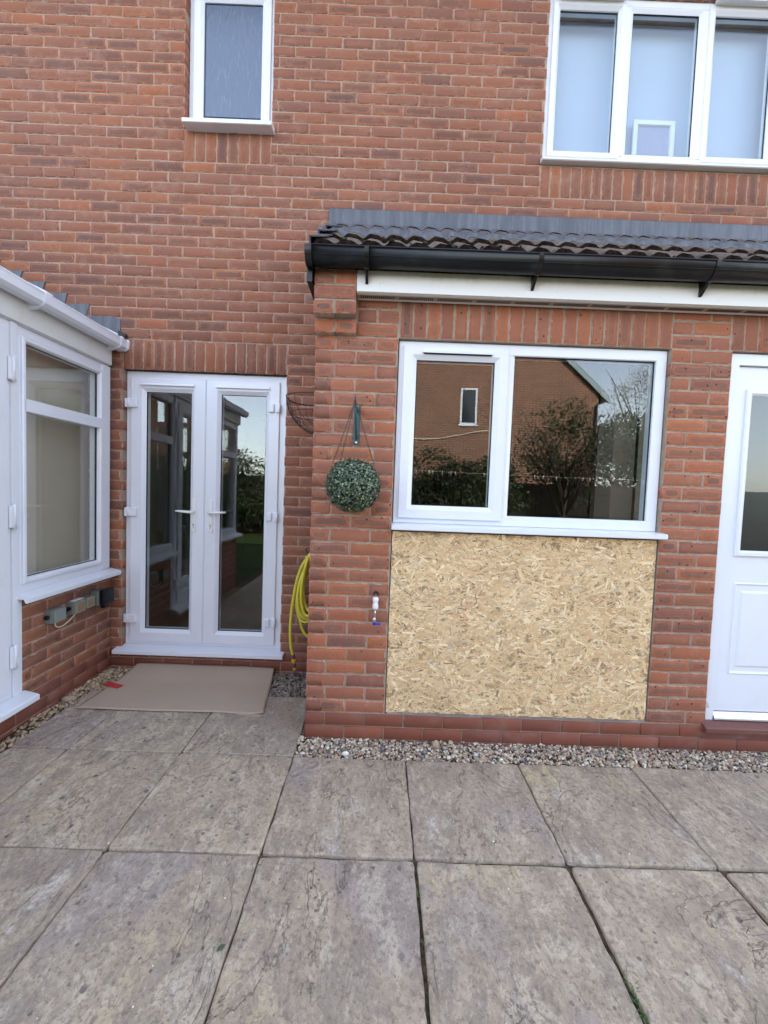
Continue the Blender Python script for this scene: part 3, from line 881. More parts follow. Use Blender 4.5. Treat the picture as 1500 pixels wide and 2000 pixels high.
# stop end
b = B()
for (x0, x1, rr_) in ((-.032, -.006, GR+.002), (-.012, .002, GR+.006)):
    pr = gut_prof(rr_, GY, GZ)
    A_ = [b._v((x0, y, z)) for y, z in pr]; C_ = [b._v((x1, y, z)) for y, z in pr]
    for i in range(len(pr)-1): b.bm.faces.new([A_[i], A_[i+1], C_[i+1], C_[i]])
    b.bm.faces.new(A_); b.bm.faces.new(list(reversed(C_)))
    b.bm.faces.new([A_[0], C_[0], C_[-1], A_[-1]])
b.build('gutter_stop_end', M['black_plastic'], gut)
for bx in (.272, 1.128, 2.000, 2.9):
    b = B()
    pr = gut_prof(GR+.005, GY, GZ)
    A_ = [b._v((bx-.011, y, z)) for y, z in pr]; C_ = [b._v((bx+.011, y, z)) for y, z in pr]
    pi_ = gut_prof(GR+.001, GY, GZ)
    A2 = [b._v((bx-.011, y, z)) for y, z in pi_]; C2 = [b._v((bx+.011, y, z)) for y, z in pi_]
    for i in range(len(pr)-1):
        b.bm.faces.new([A_[i], A_[i+1], C_[i+1], C_[i]]); b.bm.faces.new([A2[i], A2[i+1], C2[i+1], C2[i]])
        b.bm.faces.new([A_[i], A_[i+1], A2[i+1], A2[i]]); b.bm.faces.new([C_[i], C_[i+1], C2[i+1], C2[i]])
    prof = [(.1005, 2.328), (.106, 2.328), (.155, 2.372), (.165, 2.375), (.165, 2.364-.004), (.1005, 2.40)]
    b.T = TE
    b.prism([(.1002, 2.440), (.1002, 2.330), (.108, 2.330), (.150, 2.368), (.150, 2.374)], bx-.007, bx+.007)
    b.build('gutter_bracket', M['black_plastic'], gut)
# black box end under the gutter (verge closure)
b = B(TS)
b.poly([(-.135, 2.475), (-.125, 2.322), (.30, 2.322), (.30, 2.70)], .0065, .034)
b.build('verge_closure', M['black_plastic'], ext)

# --- roof tiles
EY, EZ, TP = -.125, 2.488, R(35.6)
def wave(x):
    t = (x/.1225) % 1.0
    return .0098*math.sin(2*math.pi*(t-.1))+.0034*math.sin(4*math.pi*(t-.02))
roof = B()
rnd = random.Random(8)
sl = Vector((0, math.cos(TP), math.sin(TP))); nr = Vector((0, -math.sin(TP), math.cos(TP)))
TL, TG, TW = .40, .320, .245
for k in range(4):
    x = .002
    while x < 4.2:
        s0 = k*TG + rnd.uniform(-.004, .004)
        s1 = min(s0+TL, 1.13)
        lift = rnd.uniform(-.001, .0015)
        nx, ns = 20, 6
        top, bot = [], []
        for j in range(ns+1):
            s_ = s0+(s1-s0)*j/ns
            hb = .026*(1-(s_-s0)/TL) + .008 + lift
            rowt, rowb = [], []
            for i in range(nx+1):
                xx = x + (TW-.002)*i/nx
                nz = .0016*mnoise.noise(Vector((xx*30, s_*30, k*3.1)))
                rough = .002*mnoise.noise(Vector((xx*60, k*5.0, 1.3))) if j == 0 else 0
                p = Vector((xx, EY, EZ)) + sl*(s_+rough) + nr*(hb+wave(xx)+nz)
                q = p - nr*.031
                rowt.append(roof._v(p)); rowb.append(roof._v(q))
            top.append(rowt); bot.append(rowb)
        for j in range(ns):
            for i in range(nx):
                f = roof.bm.faces.new([top[j][i], top[j][i+1], top[j+1][i+1], top[j+1][i]]); f.smooth = True
                f = roof.bm.faces.new([bot[j][i], bot[j+1][i], bot[j+1][i+1], bot[j][i+1]]); f.smooth = True
        for i in range(nx):
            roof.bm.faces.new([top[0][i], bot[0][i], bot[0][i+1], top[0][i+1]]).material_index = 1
            roof.bm.faces.new([top[ns][i], top[ns][i+1], bot[ns][i+1], bot[ns][i]])
        for j in range(ns):
            roof.bm.faces.new([top[j][0], top[j+1][0], bot[j+1][0], bot[j][0]])
            roof.bm.faces.new([top[j][nx], bot[j][nx], bot[j+1][nx], top[j+1][nx]])
        x += TW
rf = roof.build('roof', [M['tile'], soil_mat('tile_edge_dirt_shade', (.012, .009, .008), (.055, .036, .028), 40)], ext)  # second material paints dirt and shadow together on the tiles' front edges
# moss clumps along the eaves
b = B()
for k in range(26):
    x = rnd.uniform(.03, 3.4); s_ = rnd.choice([.004, .01, .325]) + rnd.uniform(-.006, .02)
    p = Vector((x, EY, EZ))+sl*s_+nr*(.034+wave(x))
    r_ = rnd.uniform(.005, .011)
    m = Matrix.Translation(p) @ Matrix.Rotation(rnd.uniform(0, 6), 4, 'Z') @ Matrix.Diagonal((r_*1.6, r_, r_*.7, 1))
    g = bmesh.ops.create_icosphere(b.bm, subdivisions=2, radius=1.0, matrix=m)
    for v in g['verts']: v.co += Vector((mnoise.noise(v.co*90), mnoise.noise(v.co*90+Vector((5, 0, 0))), mnoise.noise(v.co*90+Vector((0, 5, 0)))))*r_*.9
o = b.build('moss', soil_mat('moss', (.016, .018, .008), (.10, .10, .08), 90), rf); tag(o, kind='stuff')
# roof deck below the tiles and ceiling of the extension
b = B()
b.prism([(-.10, 2.47), (YM-.005, 3.07), (YM-.005, 3.02), (-.10, 2.40)], .02, 4.2)
b.build('roof_deck', M['gasket'], ext)
# verge trim: overlapping black dry-verge caps
for k in range(3):
    b = B()
    for (a, c, h0, h1) in ((k*TG-.010, k*TG+TG+.012, .052, .030),):
        P0 = Vector((0, EY, EZ))+sl*a; P1 = Vector((0, EY, EZ))+sl*c
        for (x0, x1, lo, hi) in ((-.022, -.014, -.045, 1), (-.022, .058, None, 1)):
            pts = []
            for P_, hh_ in ((P0, h0), (P1, h1)):
                top = P_ + nr*(hh_+.004)
                bt = P_ + (nr*lo if lo is not None else nr*(hh_-.002))
                pts.append((top, bt))
            vsx = []
            for xx in (x0, x1):
                for (tp_, bt) in pts: vsx.append([roofp for roofp in ((xx, tp_.y, tp_.z), (xx, bt.y, bt.z))])
            q = [b._v(p) for pr_ in vsx for p in pr_]   # 0 t,1 b (x0,P0) 2 t,3 b (x0,P1) 4.. x1
            for f in ((0,1,3,2),(4,6,7,5),(0,2,6,4),(1,5,7,3),(0,4,5,1),(2,3,7,6)): b.bm.faces.new([q[i] for i in f])
    b.build('verge_cap', plain('verge_grey', (.10, .11, .13), .35), rf)
# lead flashing: upstand on the wall and an apron dressed over the tiles
b = B()
nx = 240
def lead_sheet(b, fn, x0, x1, nx, th):
    top = [[Vector(p) for p in fn(x0+(x1-x0)*i/nx)] for i in range(nx+1)]
    for off in (0,):
        A_ = [[b._v(p) for p in r_] for r_ in top]
        C_ = [[b._v(p-Vector(th)) for p in r_] for r_ in top]
        m = len(A_[0])
        for i in range(nx):
            for j in range(m-1):
                f = b.bm.faces.new([A_[i][j], A_[i+1][j], A_[i+1][j+1], A_[i][j+1]]); f.smooth = True
                f = b.bm.faces.new([C_[i][j], C_[i][j+1], C_[i+1][j+1], C_[i+1][j]]); f.smooth = True
            b.bm.faces.new([A_[i][0], C_[i][0], C_[i+1][0], A_[i+1][0]])
            b.bm.faces.new([A_[i][m-1], A_[i+1][m-1], C_[i+1][m-1], C_[i][m-1]])
        for e in (0, nx):
            for j in range(m-1): b.bm.faces.new([A_[e][j], A_[e][j+1], C_[e][j+1], C_[e][j]])
def flash(x):
    wob = .004*mnoise.noise(Vector((x*2.3, 0, 0)))
    dz = .006*mnoise.noise(Vector((x*1.1, 4, 0)))
    pts = [(x, YM-.006, 3.312), (x, YM-.010, 3.306), (x, YM-.011, 3.25), (x, YM-.012, 3.205+dz*.5), (x, YM-.018, 3.190+dz*.5)]
    for s_, kf, hb in ((1.09, .5, .032), (.90, .9, .024), (.72, 1.0, .031), (.640, 1.0, .036), (.630, 1.0, .034), (.615, 1.0, .020), (.565, 1.0, .0195)):
        p = Vector((x, EY, EZ))+sl*s_+nr*(hb+wave(x)*kf+.003)
        pts.append(tuple(p))
    return pts
lead_sheet(b, flash, -.070, 4.2, 300, (0, 0, .0025))
b.build('flashing', M['lead'], ext)

# ================================================================== CONSERVATORY
con = empty('conservatory', (-3.0, -.4, ZG), 'white plastic framed conservatory on a low brick wall, with white gutter', 'conservatory')
CY0 = -1.75
hCW = (.045-.0, .812, .592, 2.3); hCD = (-.93, .045, -.02, 2.3); hCW2 = (-1.62, -.93, .592, 2.3)
cb = rows(.047, YM, 0, 8, .683-BK*4, [])
cb = [q for q in cb if q[3] < .60]
brick_block(cb, TC, 'dwarf_wall', M['brick'], con, seed=31)
brick_block(rows(CY0, -.935, 0, 8, .683-BK*12, []), TC, 'dwarf_wall', M['brick'], con, seed=34)
brick_block(rows(CY0, YM, -3, 0, .683-BK*12, [], .003), TC, 'plinth', M['plinth'], con, seed=32)
TF = lambda u, n, z: (u, CY0-n, z)
brick_block(rows(-4.6, XC, -3, 8, -4.0, []), TF, 'front_dwarf_wall', M['brick'], con, seed=33)
b = B(TC)
b.box(.049, YM-.0001, -.25, -.0045, -.3, .592); b.box(CY0+.005, -.937, -.25, -.0045, -.3, .592)
b.box(-.935, .047, -.25, -.0045, -.3, -.03)
b.box(CY0+.0045, CY0+.2, -2.9, -.2501, -.3, .59)
b.build('mortar', M['mortar'], con)
# window beside the house wall
b = B(TC)
CN = .0
f0, f1, g0, g1 = .020, .800, .612, 2.105
b.ring(f0, f1, g0, g1, frame_prof(.050, CN, CN-.07))
gl0, gl1 = .078, .684
b.ring(.047, .716, .664, 2.052, [(0, CN-.06), (0, CN+.012), (.006, CN+.016), (.020, CN+.016), (.028, CN+.006), (.031, CN-.006), (.031, CN-.06)])
b.box(.06, .70, CN-.05, CN+.016, 1.640, 1.712, .004)
b.box(.716, .800, CN-.06, CN+.010, .62, 2.10, .003)
gasket(b, gl0, gl1, 1.705, 2.022, CN-.014); gasket(b, gl0, gl1, .695, 1.645, CN-.014)
cw = b.build('window', [M['upvc'], M['gasket']], con)
pane(TC, gl0-.003, gl1+.003, 1.70, 2.025, CN-.014, 'pane', cw); pane(TC, gl0-.003, gl1+.003, .69, 1.648, CN-.014, 'pane', cw)
b = B(TC)
prof = [(-.07, .612), (CN, .612), (.070, .596), (.078, .590), (.078, .566), (.070, .562), (.060, .562), (.050, .582), (-.07, .588)]
b.prism(prof, .005, .832)
b.build('sill', M['upvc'], cw)
b = B(TC)
b.box(.035, .80, -.152, -.149, .62, 2.24)
o = b.build('window_blind', plain('blind_taupe', (.62, .50, .41), .9, .1, var=.06, vs=4)); tag(o, 'taupe fabric blind closed behind the conservatory window nearest the house', 'blind')
# corner post beside the door and door
b = B(TC)
b.box(.018, .046, CN-.06, CN+.004, .036, .610, .002)
b.box(-.020, .0195, CN-.06, CN+.012, .036, 2.105, .003)
b.build('door_post', M['upvc'], con)
b = B(TC)
b.ring(-.925, -.021, .036, 2.105, frame_prof(.040, CN+.002, CN-.07))
cdr = b.build('door', M['upvc'], con)
def cdoor(l0, l1):
    b = B(TC)
    b.ring(l0, l1, .075, 2.062, sash_prof(.105, CN+.018, CN-.055, .022))
    b.box(l0+.09, l1-.09, CN-.04, CN+.004, .18, .30, .002)
    gasket(b, l0+.105, l1-.105, .18, 1.957, CN-.005)
    o = b.build('door_leaf', [M['upvc'], M['gasket']], cdr)
    pane(TC, l0+.10, l1-.10, .175, 1.962, CN-.005, 'pane', cdr)
cdoor(-.895, -.475); cdoor(-.470, -.050)
for zc in (1.852, 1.052, .268):
    b = B(TC)
    b.box(-.050, .004, CN+.0125, CN+.030, zc-.062, zc+.062, .008); b.tube([(-.022, CN+.026, zc-.07), (-.022, CN+.026, zc+.07)], .008, 10)
    b.build('hinge', M['upvc'], cdr)
for u in (-.52, -.425):
    b = B(TC)
    s_ = -1 if u < -.47 else 1
    b.box(u-.015, u+.015, CN+.018, CN+.028, .95, 1.19, .005); b.tube([(u, CN+.028, 1.1), (u, CN+.055, 1.1), (u+s_*.03, CN+.06, 1.1), (u+s_*.12, CN+.055, 1.105)], .009, 10)
    b.build('handle', M['white_plastic'], cdr)
b = B(TC)
b.prism([(-.07, .036), (.01, .036), (.082, .020), (.092, .014), (.092, -.012), (.080, -.018), (-.07, -.018)], -.955, .060)
b.build('threshold', M['upvc'], cdr)
# second side window
b = B(TC)
b.ring(-1.70, -.925, .612, 2.105, frame_prof(.055, CN, CN-.07))
b.ring(-1.645, -.980, .664, 2.052, [(0, CN-.06), (0, CN+.012), (.006, CN+.016), (.020, CN+.016), (.031, CN-.006), (.031, CN-.06)])
b.box(-1.63, -.99, CN-.05, CN+.016, 1.640, 1.712, .004)
cw2 = b.build('window', M['upvc'], con)
pane(TC, -1.617, -1.008, 1.70, 2.025, CN-.014, 'pane', cw2); pane(TC, -1.617, -1.008, .69, 1.648, CN-.014, 'pane', cw2)
b = B(TC); b.prism(prof, CY0-.04, -.94); b.build('sill', M['upvc'], cw2)
# garden-end glazing
for i in range(3):
    a0 = -4.55+i*.96
    b = B(TF)
    b.ring(a0, a0+.955, .612, 2.105, frame_prof(.075, CN-.02, CN-.09))
    b.box(a0+.07, a0+.885, CN-.07, CN-.02, 1.640, 1.712, .004)
    o = b.build('window', M['upvc'], con)
    pane(TF, a0+.07, a0+.885, .685, 2.03, CN-.05, 'pane', o)
b = B(TF); b.prism(prof, -4.6, XC-.01); b.build('sill', M['upvc'], con)
b = B(); b.box(XC-.07, XC-.002, CY0, CY0+.055, .60, 2.11, .004); b.build('corner_post', M['upvc'], con)
# fascia (eaves beam) and gutter
b = B(TC)
b.box(CY0-.02, .792, -.07, .026, 2.112, 2.300, .003)
b.prism([(-.07, 2.106), (.004, 2.106), (.020, 2.1115), (-.07, 2.1115)], CY0, .792)
b.build('fascia', M['upvc_old'], con)
b = B(TC)
gp = [(.044, 2.300), (.044, 2.236), (.050, 2.230), (.102, 2.230), (.120, 2.246), (.122, 2.286), (.126, 2.296), (.122, 2.302), (.117, 2.290), (.115, 2.250), (.100, 2.236), (.054, 2.236), (.050, 2.242), (.050, 2.300)]
b.prism(gp, CY0-.06, .824)
cg = b.build('gutter', M['upvc'], con)
b = B(TC); b.prism([(.040, 2.306), (.040, 2.226), (.108, 2.226), (.128, 2.244), (.134, 2.300), (.128, 2.308)], .818, .831); b.build('gutter_stop_end', M['upvc'], cg)
for u in (.078, .752, -.62, -1.3):
    b = B(TC)
    b.prism([(.0265, 2.304), (.0265, 2.205), (.060, 2.214), (.106, 2.224), (.126, 2.242), (.132, 2.298), (.126, 2.308), (.112, 2.306), (.112, 2.301), (.1225, 2.3025), (.1265, 2.296), (.1225, 2.284), (.1205, 2.246), (.102, 2.2295), (.05, 2.2295), (.0435, 2.236), (.0435, 2.304)], u-.013, u+.013)
    b.build('gutter_bracket', M['upvc'], cg)
# roof sheets (slope 24.5 degrees up to the left)
b = B()
sl24 = math.tan(R(24.5))
for (a, c) in [(CY0+i*.655, CY0+i*.655+.62) for i in range(4)]:
    x0, x1 = -1.60, -4.5
    z0, z1 = 2.325, 2.325+2.9*sl24
    q = [b._v(p) for p in ((x0, a, z0), (x0, c, z0), (x1, c, z1), (x1, a, z1), (x0, a, z0-.025), (x0, c, z0-.025), (x1, c, z1-.025), (x1, a, z1-.025))]
    for f in ((0,1,2,3),(7,6,5,4),(0,4,5,1),(1,5,6,2),(2,6,7,3),(3,7,4,0)): b.bm.faces.new([q[i] for i in f])
cr = b.build('roof', M['poly'], con)
b = B()
for i in range(5):
    a = CY0-.035+i*.6455
    x0, x1 = -1.585, -4.5
    z0, z1 = 2.345, 2.345+2.915*sl24
    q = [b._v(p) for p in ((x0, a, z0), (x0, min(a+.05, YM-.02), z0), (x1, min(a+.05, YM-.02), z1), (x1, a, z1), (x0, a, z0-.06), (x0, min(a+.05, YM-.02), z0-.06), (x1, min(a+.05, YM-.02), z1-.06), (x1, a, z1-.06))]
    for f in ((0,1,2,3),(7,6,5,4),(0,4,5,1),(1,5,6,2),(2,6,7,3),(3,7,4,0)): b.bm.faces.new([q[k] for k in f])
b.build('glazing_bar', M['upvc'], cr)
# inside: floor, far wall and an inner door frame
b = B()
b.box(-4.6, XC-.26, CY0+.2, YM-.01, -.06, -.01, mi=1); b.box(-4.7, -4.6, CY0, YM-.01, -.1, 3.55)
b.poly([(-4.59, -.01), (-1.9, -.01), (-1.9, 2.36), (-4.59, 3.55)], YM-.03, YM-.012)
b.build('interior_lining', [M['lining_light'], M['lining_floor']], con)
b = B(); b.T = lambda u, n, z: (u, YM-.03-n, z)
b.ring(-3.9, -2.75, .02, 2.08, frame_prof(.07, .03, 0)); b.box(-3.35, -3.28, 0, .03, .05, 2.02)
b.build('inner_door_frame', M['upvc'], con)
# stepped lead flashing on the house wall
b = B(TM)
steps = [(-1.587, 2.478), (-1.812, 2.560), (-1.972, 2.632), (-2.135, 2.707), (-2.300, 2.779), (-2.465, 2.852), (-2.63, 2.926), (-2.795, 3.0)]
for i, (x, z) in enumerate(steps):
    n1 = .004+.0015*i
    if i == 0: pts = [(x, 2.335), (x, z-.018), (x-.045, z), (x-.30, z), (x-.30, 2.335)]
    else: pts = [(x-.022, z-.075), (x, z), (x-.30, z), (x-.30, z-.16), (x-.12, z-.16)]
    b.poly(pts, -.004, n1)
b.build('stepped_flashing', M['lead'], con)
b = B(TM); b.poly([(-1.586, 2.33), (-1.586, 2.372), (-1.535, 2.350), (-1.530, 2.325)], .001, .03); b.build('flashing_end', M['black_plastic'], con)

# ================================================================== GROUND AND PAVING
b = B(); b.box(-60, 60, -70, 40, -.55, -.285); o = b.build('ground', M['soil']); tag(o, kind='structure')
b = B(); b.box(-1.70, 6.2, -3.72, YM+.02, -.284, -.170); o = b.build('patio_bedding', M['soil']); tag(o, kind='structure')
b = B(); b.box(-30, 30, -9.0, -3.73, -.284, -.165); b.box(-30, -1.71, -3.73, CY0-.1, -.284, -.165); o = b.build('lawn', M['lawn']); tag(o, kind='structure')

SX0, SY0, SSX, SSY = -.029, -.1664, .59594, .5986
def slabs():
    r = np.random.default_rng(9)
    V, Fs, col = [], [], []
    base = 0
    def add(x0, x1, y0, y1, gap, dz, tilt, rot, seed):
        nonlocal base
        n = 26
        x0 += gap[0]; x1 -= gap[1]; y0 += gap[2]; y1 -= gap[3]
        cx_, cy_ = (x0+x1)/2, (y0+y1)/2
        hx, hy = (x1-x0)/2, (y1-y0)/2
        c = (r.random(), r.random(), r.random(), 1)
        # edge-weighted grid
        tt = np.concatenate([[-1, -.988, -.965], np.linspace(-.92, .92, n-5), [.965, .988, 1]])
        m = len(tt)
        g = []
        for j in range(m):
            for i in range(m):
                a, d = tt[i], tt[j]
                px, py = a*hx, d*hy
                # ragged edges
                e = 1.0
                wob = .0028*mnoise.noise(Vector((px*14+seed, py*14, seed*1.7)))+.0016*mnoise.noise(Vector((px*45+seed, py*45, seed)))
                if abs(a) > .95: px += wob*1.6
                if abs(d) > .95: py += .0028*mnoise.noise(Vector((px*14+seed, 3, seed*2.7)))*1.6
                cr_ = max(0, (hx*abs(a)-(hx-.020))/.020); cr2 = max(0, (hy*abs(d)-(hy-.020))/.020)
                if cr_ > 0 and cr2 > 0:
                    k_ = .0035*cr_*cr2; px -= math.copysign(k_, a); py -= math.copysign(k_, d)
                ed = min(hx*(1-abs(a)), hy*(1-abs(d)))
                z = dz + tilt[0]*a + tilt[1]*d
                z += .0030*mnoise.noise(Vector((px*4+seed, py*3, seed*.3)))+.0014*mnoise.noise(Vector((px*13, py*9+seed, 0)))
                z -= .0028*max(0, 1-ed/.005)**2
                qx = cx_+px*math.cos(rot)-py*math.sin(rot); qy = cy_+px*math.sin(rot)+py*math.cos(rot)
                g.append((qx, qy, z))
        V.extend(g)
        for j in range(m-1):
            for i in range(m-1):
                Fs.append((base+j*m+i, base+j*m+i+1, base+(j+1)*m+i+1, base+(j+1)*m+i)); col.append(c)
        # skirt
        ring = [j for j in range(m)] + [m-1+m*j for j in range(1, m)] + [m*(m-1)+i for i in range(m-2, -1, -1)] + [m*j for j in range(m-2, 0, -1)]
        b2 = base+m*m
        for q in ring:
            p = g[q]; V.append((p[0], p[1], p[2]-.06))
        L = len(ring)
        for k in range(L):
            Fs.append((base+ring[(k+1) % L], base+ring[k], b2+k, b2+(k+1) % L)); col.append(c)
        base += m*m+L
    for row in range(-1, 6):
        for cc in range(-3, 10):
            x0 = SX0+cc*SSX; x1 = x0+SSX
            y1 = SY0-(row)*SSY; y0 = y1-SSY
            if row == -1:
                if cc >= 0: continue
                y0, y1 = SY0, .462
            if x1 < -1.52: continue
            x0c = max(x0, -1.53)
            # joints: tight on the left and near the wall, wide towards the right foreground
            def gp(): return .0022+abs(r.normal(0, .0008))
            wide_x = .0062 if (row >= 1 and cc >= 1) else (.0012 if cc < 2 else .0016)
            gx0 = gp()+(wide_x if (row >= 1 and cc >= 1) else 0); gx1 = gp()+(wide_x if (row >= 1 and cc >= 0) else 0)
            gy = .0055 if cc >= 0 else .0012
            gt = gp()+(gy if row == 1 else 0); gb = gp()+(gy*.8 if row == 0 else 0)
            add(x0c, x1, y0, y1, (gx0, gx1, gb, gt), -.1545+r.normal(0, .0010), r.normal(0, .0009, 2), r.normal(0, .0016), float(r.random()*40))
    o = np_mesh('patio', np.array(V), np.array(Fs), M['slab'], col=np.array(col), smooth=True)
    tag(o, kind='structure')
slabs()

# ------------------------------------------------------------------ gravel (three strips of loose stones)
def ico(sub):
    bm = bmesh.new(); bmesh.ops.create_icosphere(bm, subdivisions=sub, radius=1.0)
    v = np.array([x.co[:] for x in bm.verts]); f = np.array([[q.index for q in x.verts] for x in bm.faces]); bm.free()
    return v, f
IV, IF = ico(2)
def stones(name, pts, sizes, palette, weights, angular, label, seed, flat=.7):
    r = np.random.default_rng(seed)
    n = len(pts)
    protos = []
    for k in range(24):
        off = r.random(3)*50
        v = IV.copy()
        d = np.array([mnoise.noise(Vector(p*1.1+off)) for p in v])
        v = v*(1+.35*d[:, None])
        if angular:
            for c in range(7):
                nn = r.normal(size=3); nn /= np.linalg.norm(nn)
                h = v@nn; lim = r.uniform(.45, .8)
                v = v-np.clip(h-lim, 0, None)[:, None]*nn
        v = v*np.array([1, r.uniform(.62, .95), r.uniform(.45, .8)*flat/.7])
        protos.append(v)
    V = np.zeros((n, len(IV), 3)); 
    for i in range(n):
        v = protos[r.integers(24)]*sizes[i]
        e = r.random(3)*6.28; 
        tl = r.normal(0, .45, 2)
        cz, sz = math.cos(e[0]), math.sin(e[0])
        Rz = np.array([[cz, -sz, 0], [sz, cz, 0], [0, 0, 1]])
        cx, sx = math.cos(tl[0]), math.sin(tl[0]); Rx = np.array([[1, 0, 0], [0, cx, -sx], [0, sx, cx]])
        cy, sy = math.cos(tl[1]), math.sin(tl[1]); Ry = np.array([[cy, 0, sy], [0, 1, 0], [-sy, 0, cy]])
        V[i] = v@(Rz@Rx@Ry).T+pts[i]
    Fs = (IF[None]+np.arange(n)[:, None, None]*len(IV)).reshape(-1, 3)
    pal = np.array(palette)[r.choice(len(palette), n, p=np.array(weights)/sum(weights))]
    pal = pal*r.uniform(.8, 1.2, (n, 1))*r.uniform(.95, 1.05, (n, 3))
    col = np.ones((n, 4)); col[:, :3] = pal
    o = np_mesh(name, V.reshape(-1, 3), Fs, M['stone'], col=np.repeat(col, len(IF), axis=0), smooth=not angular)
    return tag(o, label, 'gravel', kind='stuff')
def scatter(n, x0, x1, y0, y1, z, dz, seed, hump=0.0):
    r = np.random.default_rng(seed)
    p = np.stack([r.uniform(x0, x1, n), r.uniform(y0, y1, n), r.uniform(z-dz, z, n)], 1)
    if hump: p[:, 2] += hump*(p[:, 1]-y0)/(y1-y0)
    return p
pal_front = [(.60, .50, .38), (.48, .37, .26), (.32, .26, .22), (.72, .66, .56), (.44, .31, .23), (.22, .21, .21), (.56, .44, .32), (.82, .80, .75)]
p = scatter(8200, -.030, 4.2, SY0+.004, -.004, -.156, .026, 41, .012)
stones('gravel', p, np.random.default_rng(1).lognormal(math.log(.0073), .28, len(p)), pal_front, [3, 3, 2, 2, 2.5, 1.3, 3, .5], False, 'mixed buff, grey and white gravel strip below the boarded wall', 42)
p = np.concatenate([scatter(2300, -1.64, -1.515, CY0, .46, -.160, .035, 43), scatter(900, -1.64, -1.42, .46, YM-.01, -.150, .035, 44)])
stones('gravel', p, np.random.default_rng(2).lognormal(math.log(.0125), .22, len(p)), [(.52, .39, .25), (.42, .31, .20), (.60, .48, .33), (.32, .23, .15)], [3, 3, 2, 1.5], True, 'tan angular gravel along the foot of the conservatory wall', 45)
p = np.concatenate([scatter(1250, -.40, -.008, .468, YM-.01, -.152, .035, 46), scatter(170, -.030, -.006, -.004, .47, -.165, .03, 47)])
stones('gravel', p, np.random.default_rng(3).lognormal(math.log(.0115), .22, len(p)), [(.28, .235, .20), (.22, .18, .155), (.34, .29, .25), (.16, .13, .11)], [3, 3, 2, 1.5], True, 'dark grey angular gravel below the hanging hose in the corner', 48)
def pebble(name, loc, sc, col, label, cat, seed, rot=0.0):
    v = IV.copy(); off = np.array([seed*3.1, seed*1.7, 0])
    d = np.array([mnoise.noise(Vector(q+off)) for q in v]); v = v*(1+.25*d[:, None])*np.array(sc)
    c, s_ = math.cos(rot), math.sin(rot)
    v = v@np.array([[c, s_, 0], [-s_, c, 0], [0, 0, 1]])+np.array(loc)
    o = np_mesh(name, v, IF, M['stone'], col=np.tile(np.array([*col, 1.0]), (len(IF), 1)), smooth=True)
    return tag(o, label, cat)
pebble('stone', (.740, -.060, -.132), (.020, .012, .026), (.48, .34, .24), 'largest tan stone standing up in the front gravel strip', 'stone', 3)
pebble('stone', (.245, -.142, -.146), (.019, .012, .012), (.82, .82, .80), 'bright white rounded stone at the front edge of the gravel', 'stone', 5)
pebble('stone', (-1.585, .330, -.150), (.045, .026, .022), (.42, .32, .24), 'broken flat brick-coloured lump in the gravel by the conservatory wall', 'stone', 8, .4)

# ================================================================== SMALL THINGS
# --- OSB board in the opening under the kitchen window
board = empty('osb_board', (1.19, .005, .01), 'large pale chipboard panel of pressed wood flakes filling the opening under the kitchen window', 'board')
b = B(TE); b.box(.4545, 1.938, -.024, -.0065, .010, 1.0445); b.build('panel_core', plain('osb_core', (.36, .25, .14), .8), board)
def osb():
    r = np.random.default_rng(77)
    N_ = 15000
    u = r.uniform(.4555, 1.937, N_); z = r.uniform(.011, 1.0435, N_)
    big = r.random(N_)
    ln = np.where(big < .20, r.lognormal(math.log(.080), .35, N_), r.lognormal(math.log(.021), .65, N_)); ln = np.clip(ln, .006, .13)
    wd = np.where(big < .20, r.uniform(.006, .024, N_), r.lognormal(math.log(.0030), .65, N_)); wd = np.clip(wd, .001, .022)
    ang = np.where(r.random(N_) < .55, r.normal(0, .5, N_), r.uniform(-1.57, 1.57, N_))
    order = np.argsort(-(wd*ln)+r.random(N_)**2*.0022)
    u, z, ln, wd, ang = u[order], z[order], ln[order], wd[order], ang[order]
    shapes = np.array([(-.5, -.32), (-.42, -.5), (.45, -.5), (.5, .28), (.40, .5), (-.46, .44)])
    k = len(shapes)
    c, s_ = np.cos(ang), np.sin(ang)
    jit = r.uniform(.75, 1.1, (N_, k, 2))
    L = shapes[None]*jit*np.stack([ln, wd], 1)[:, None, :]
    U = u[:, None]+L[..., 0]*c[:, None]-L[..., 1]*s_[:, None]
    Z = z[:, None]+L[..., 0]*s_[:, None]+L[..., 1]*c[:, None]
    U = np.clip(U, .4548, 1.9378); Z = np.clip(Z, .0103, 1.0442)
    nrm = -.0062+np.arange(N_)*(.0022/N_)
    V = np.stack([U, -(np.repeat(nrm[:, None], k, 1)), Z], 2).reshape(-1, 3)
    Fs = np.arange(N_*k).reshape(N_, k)
    pal = np.array([(.68, .50, .29), (.76, .59, .36), (.60, .42, .235), (.86, .71, .48), (.58, .40, .23), (.46, .31, .18), (.46, .41, .34), (.17, .09, .045), (.68, .45, .25)])
    idx = r.choice(len(pal), N_, p=np.array([7, 7, 4, 4, 2, .7, .5, .9, 1.6])/27.7)
    idx = np.where((wd > .006) & (idx == 7), 1, idx)
    colr = np.ones((N_, 4)); colr[:, :3] = pal[idx]*r.uniform(.88, 1.12, (N_, 1))
    o0 = r.random((N_, 1, 2))*20
    uv = L+o0
    np_mesh('wood_flakes', V, Fs, M['osb'], board, col=colr*np.array([1.07, 1.04, 1.0, 1.0]), uv=uv)
osb()
b = B(TE)
for i in range(12):
    a0 = .46+i*.124; b.box(a0, a0+.124, -.022, -.002+.0012*math.sin(i*2.1), .0005, .0092+.0008*math.sin(i*1.7))
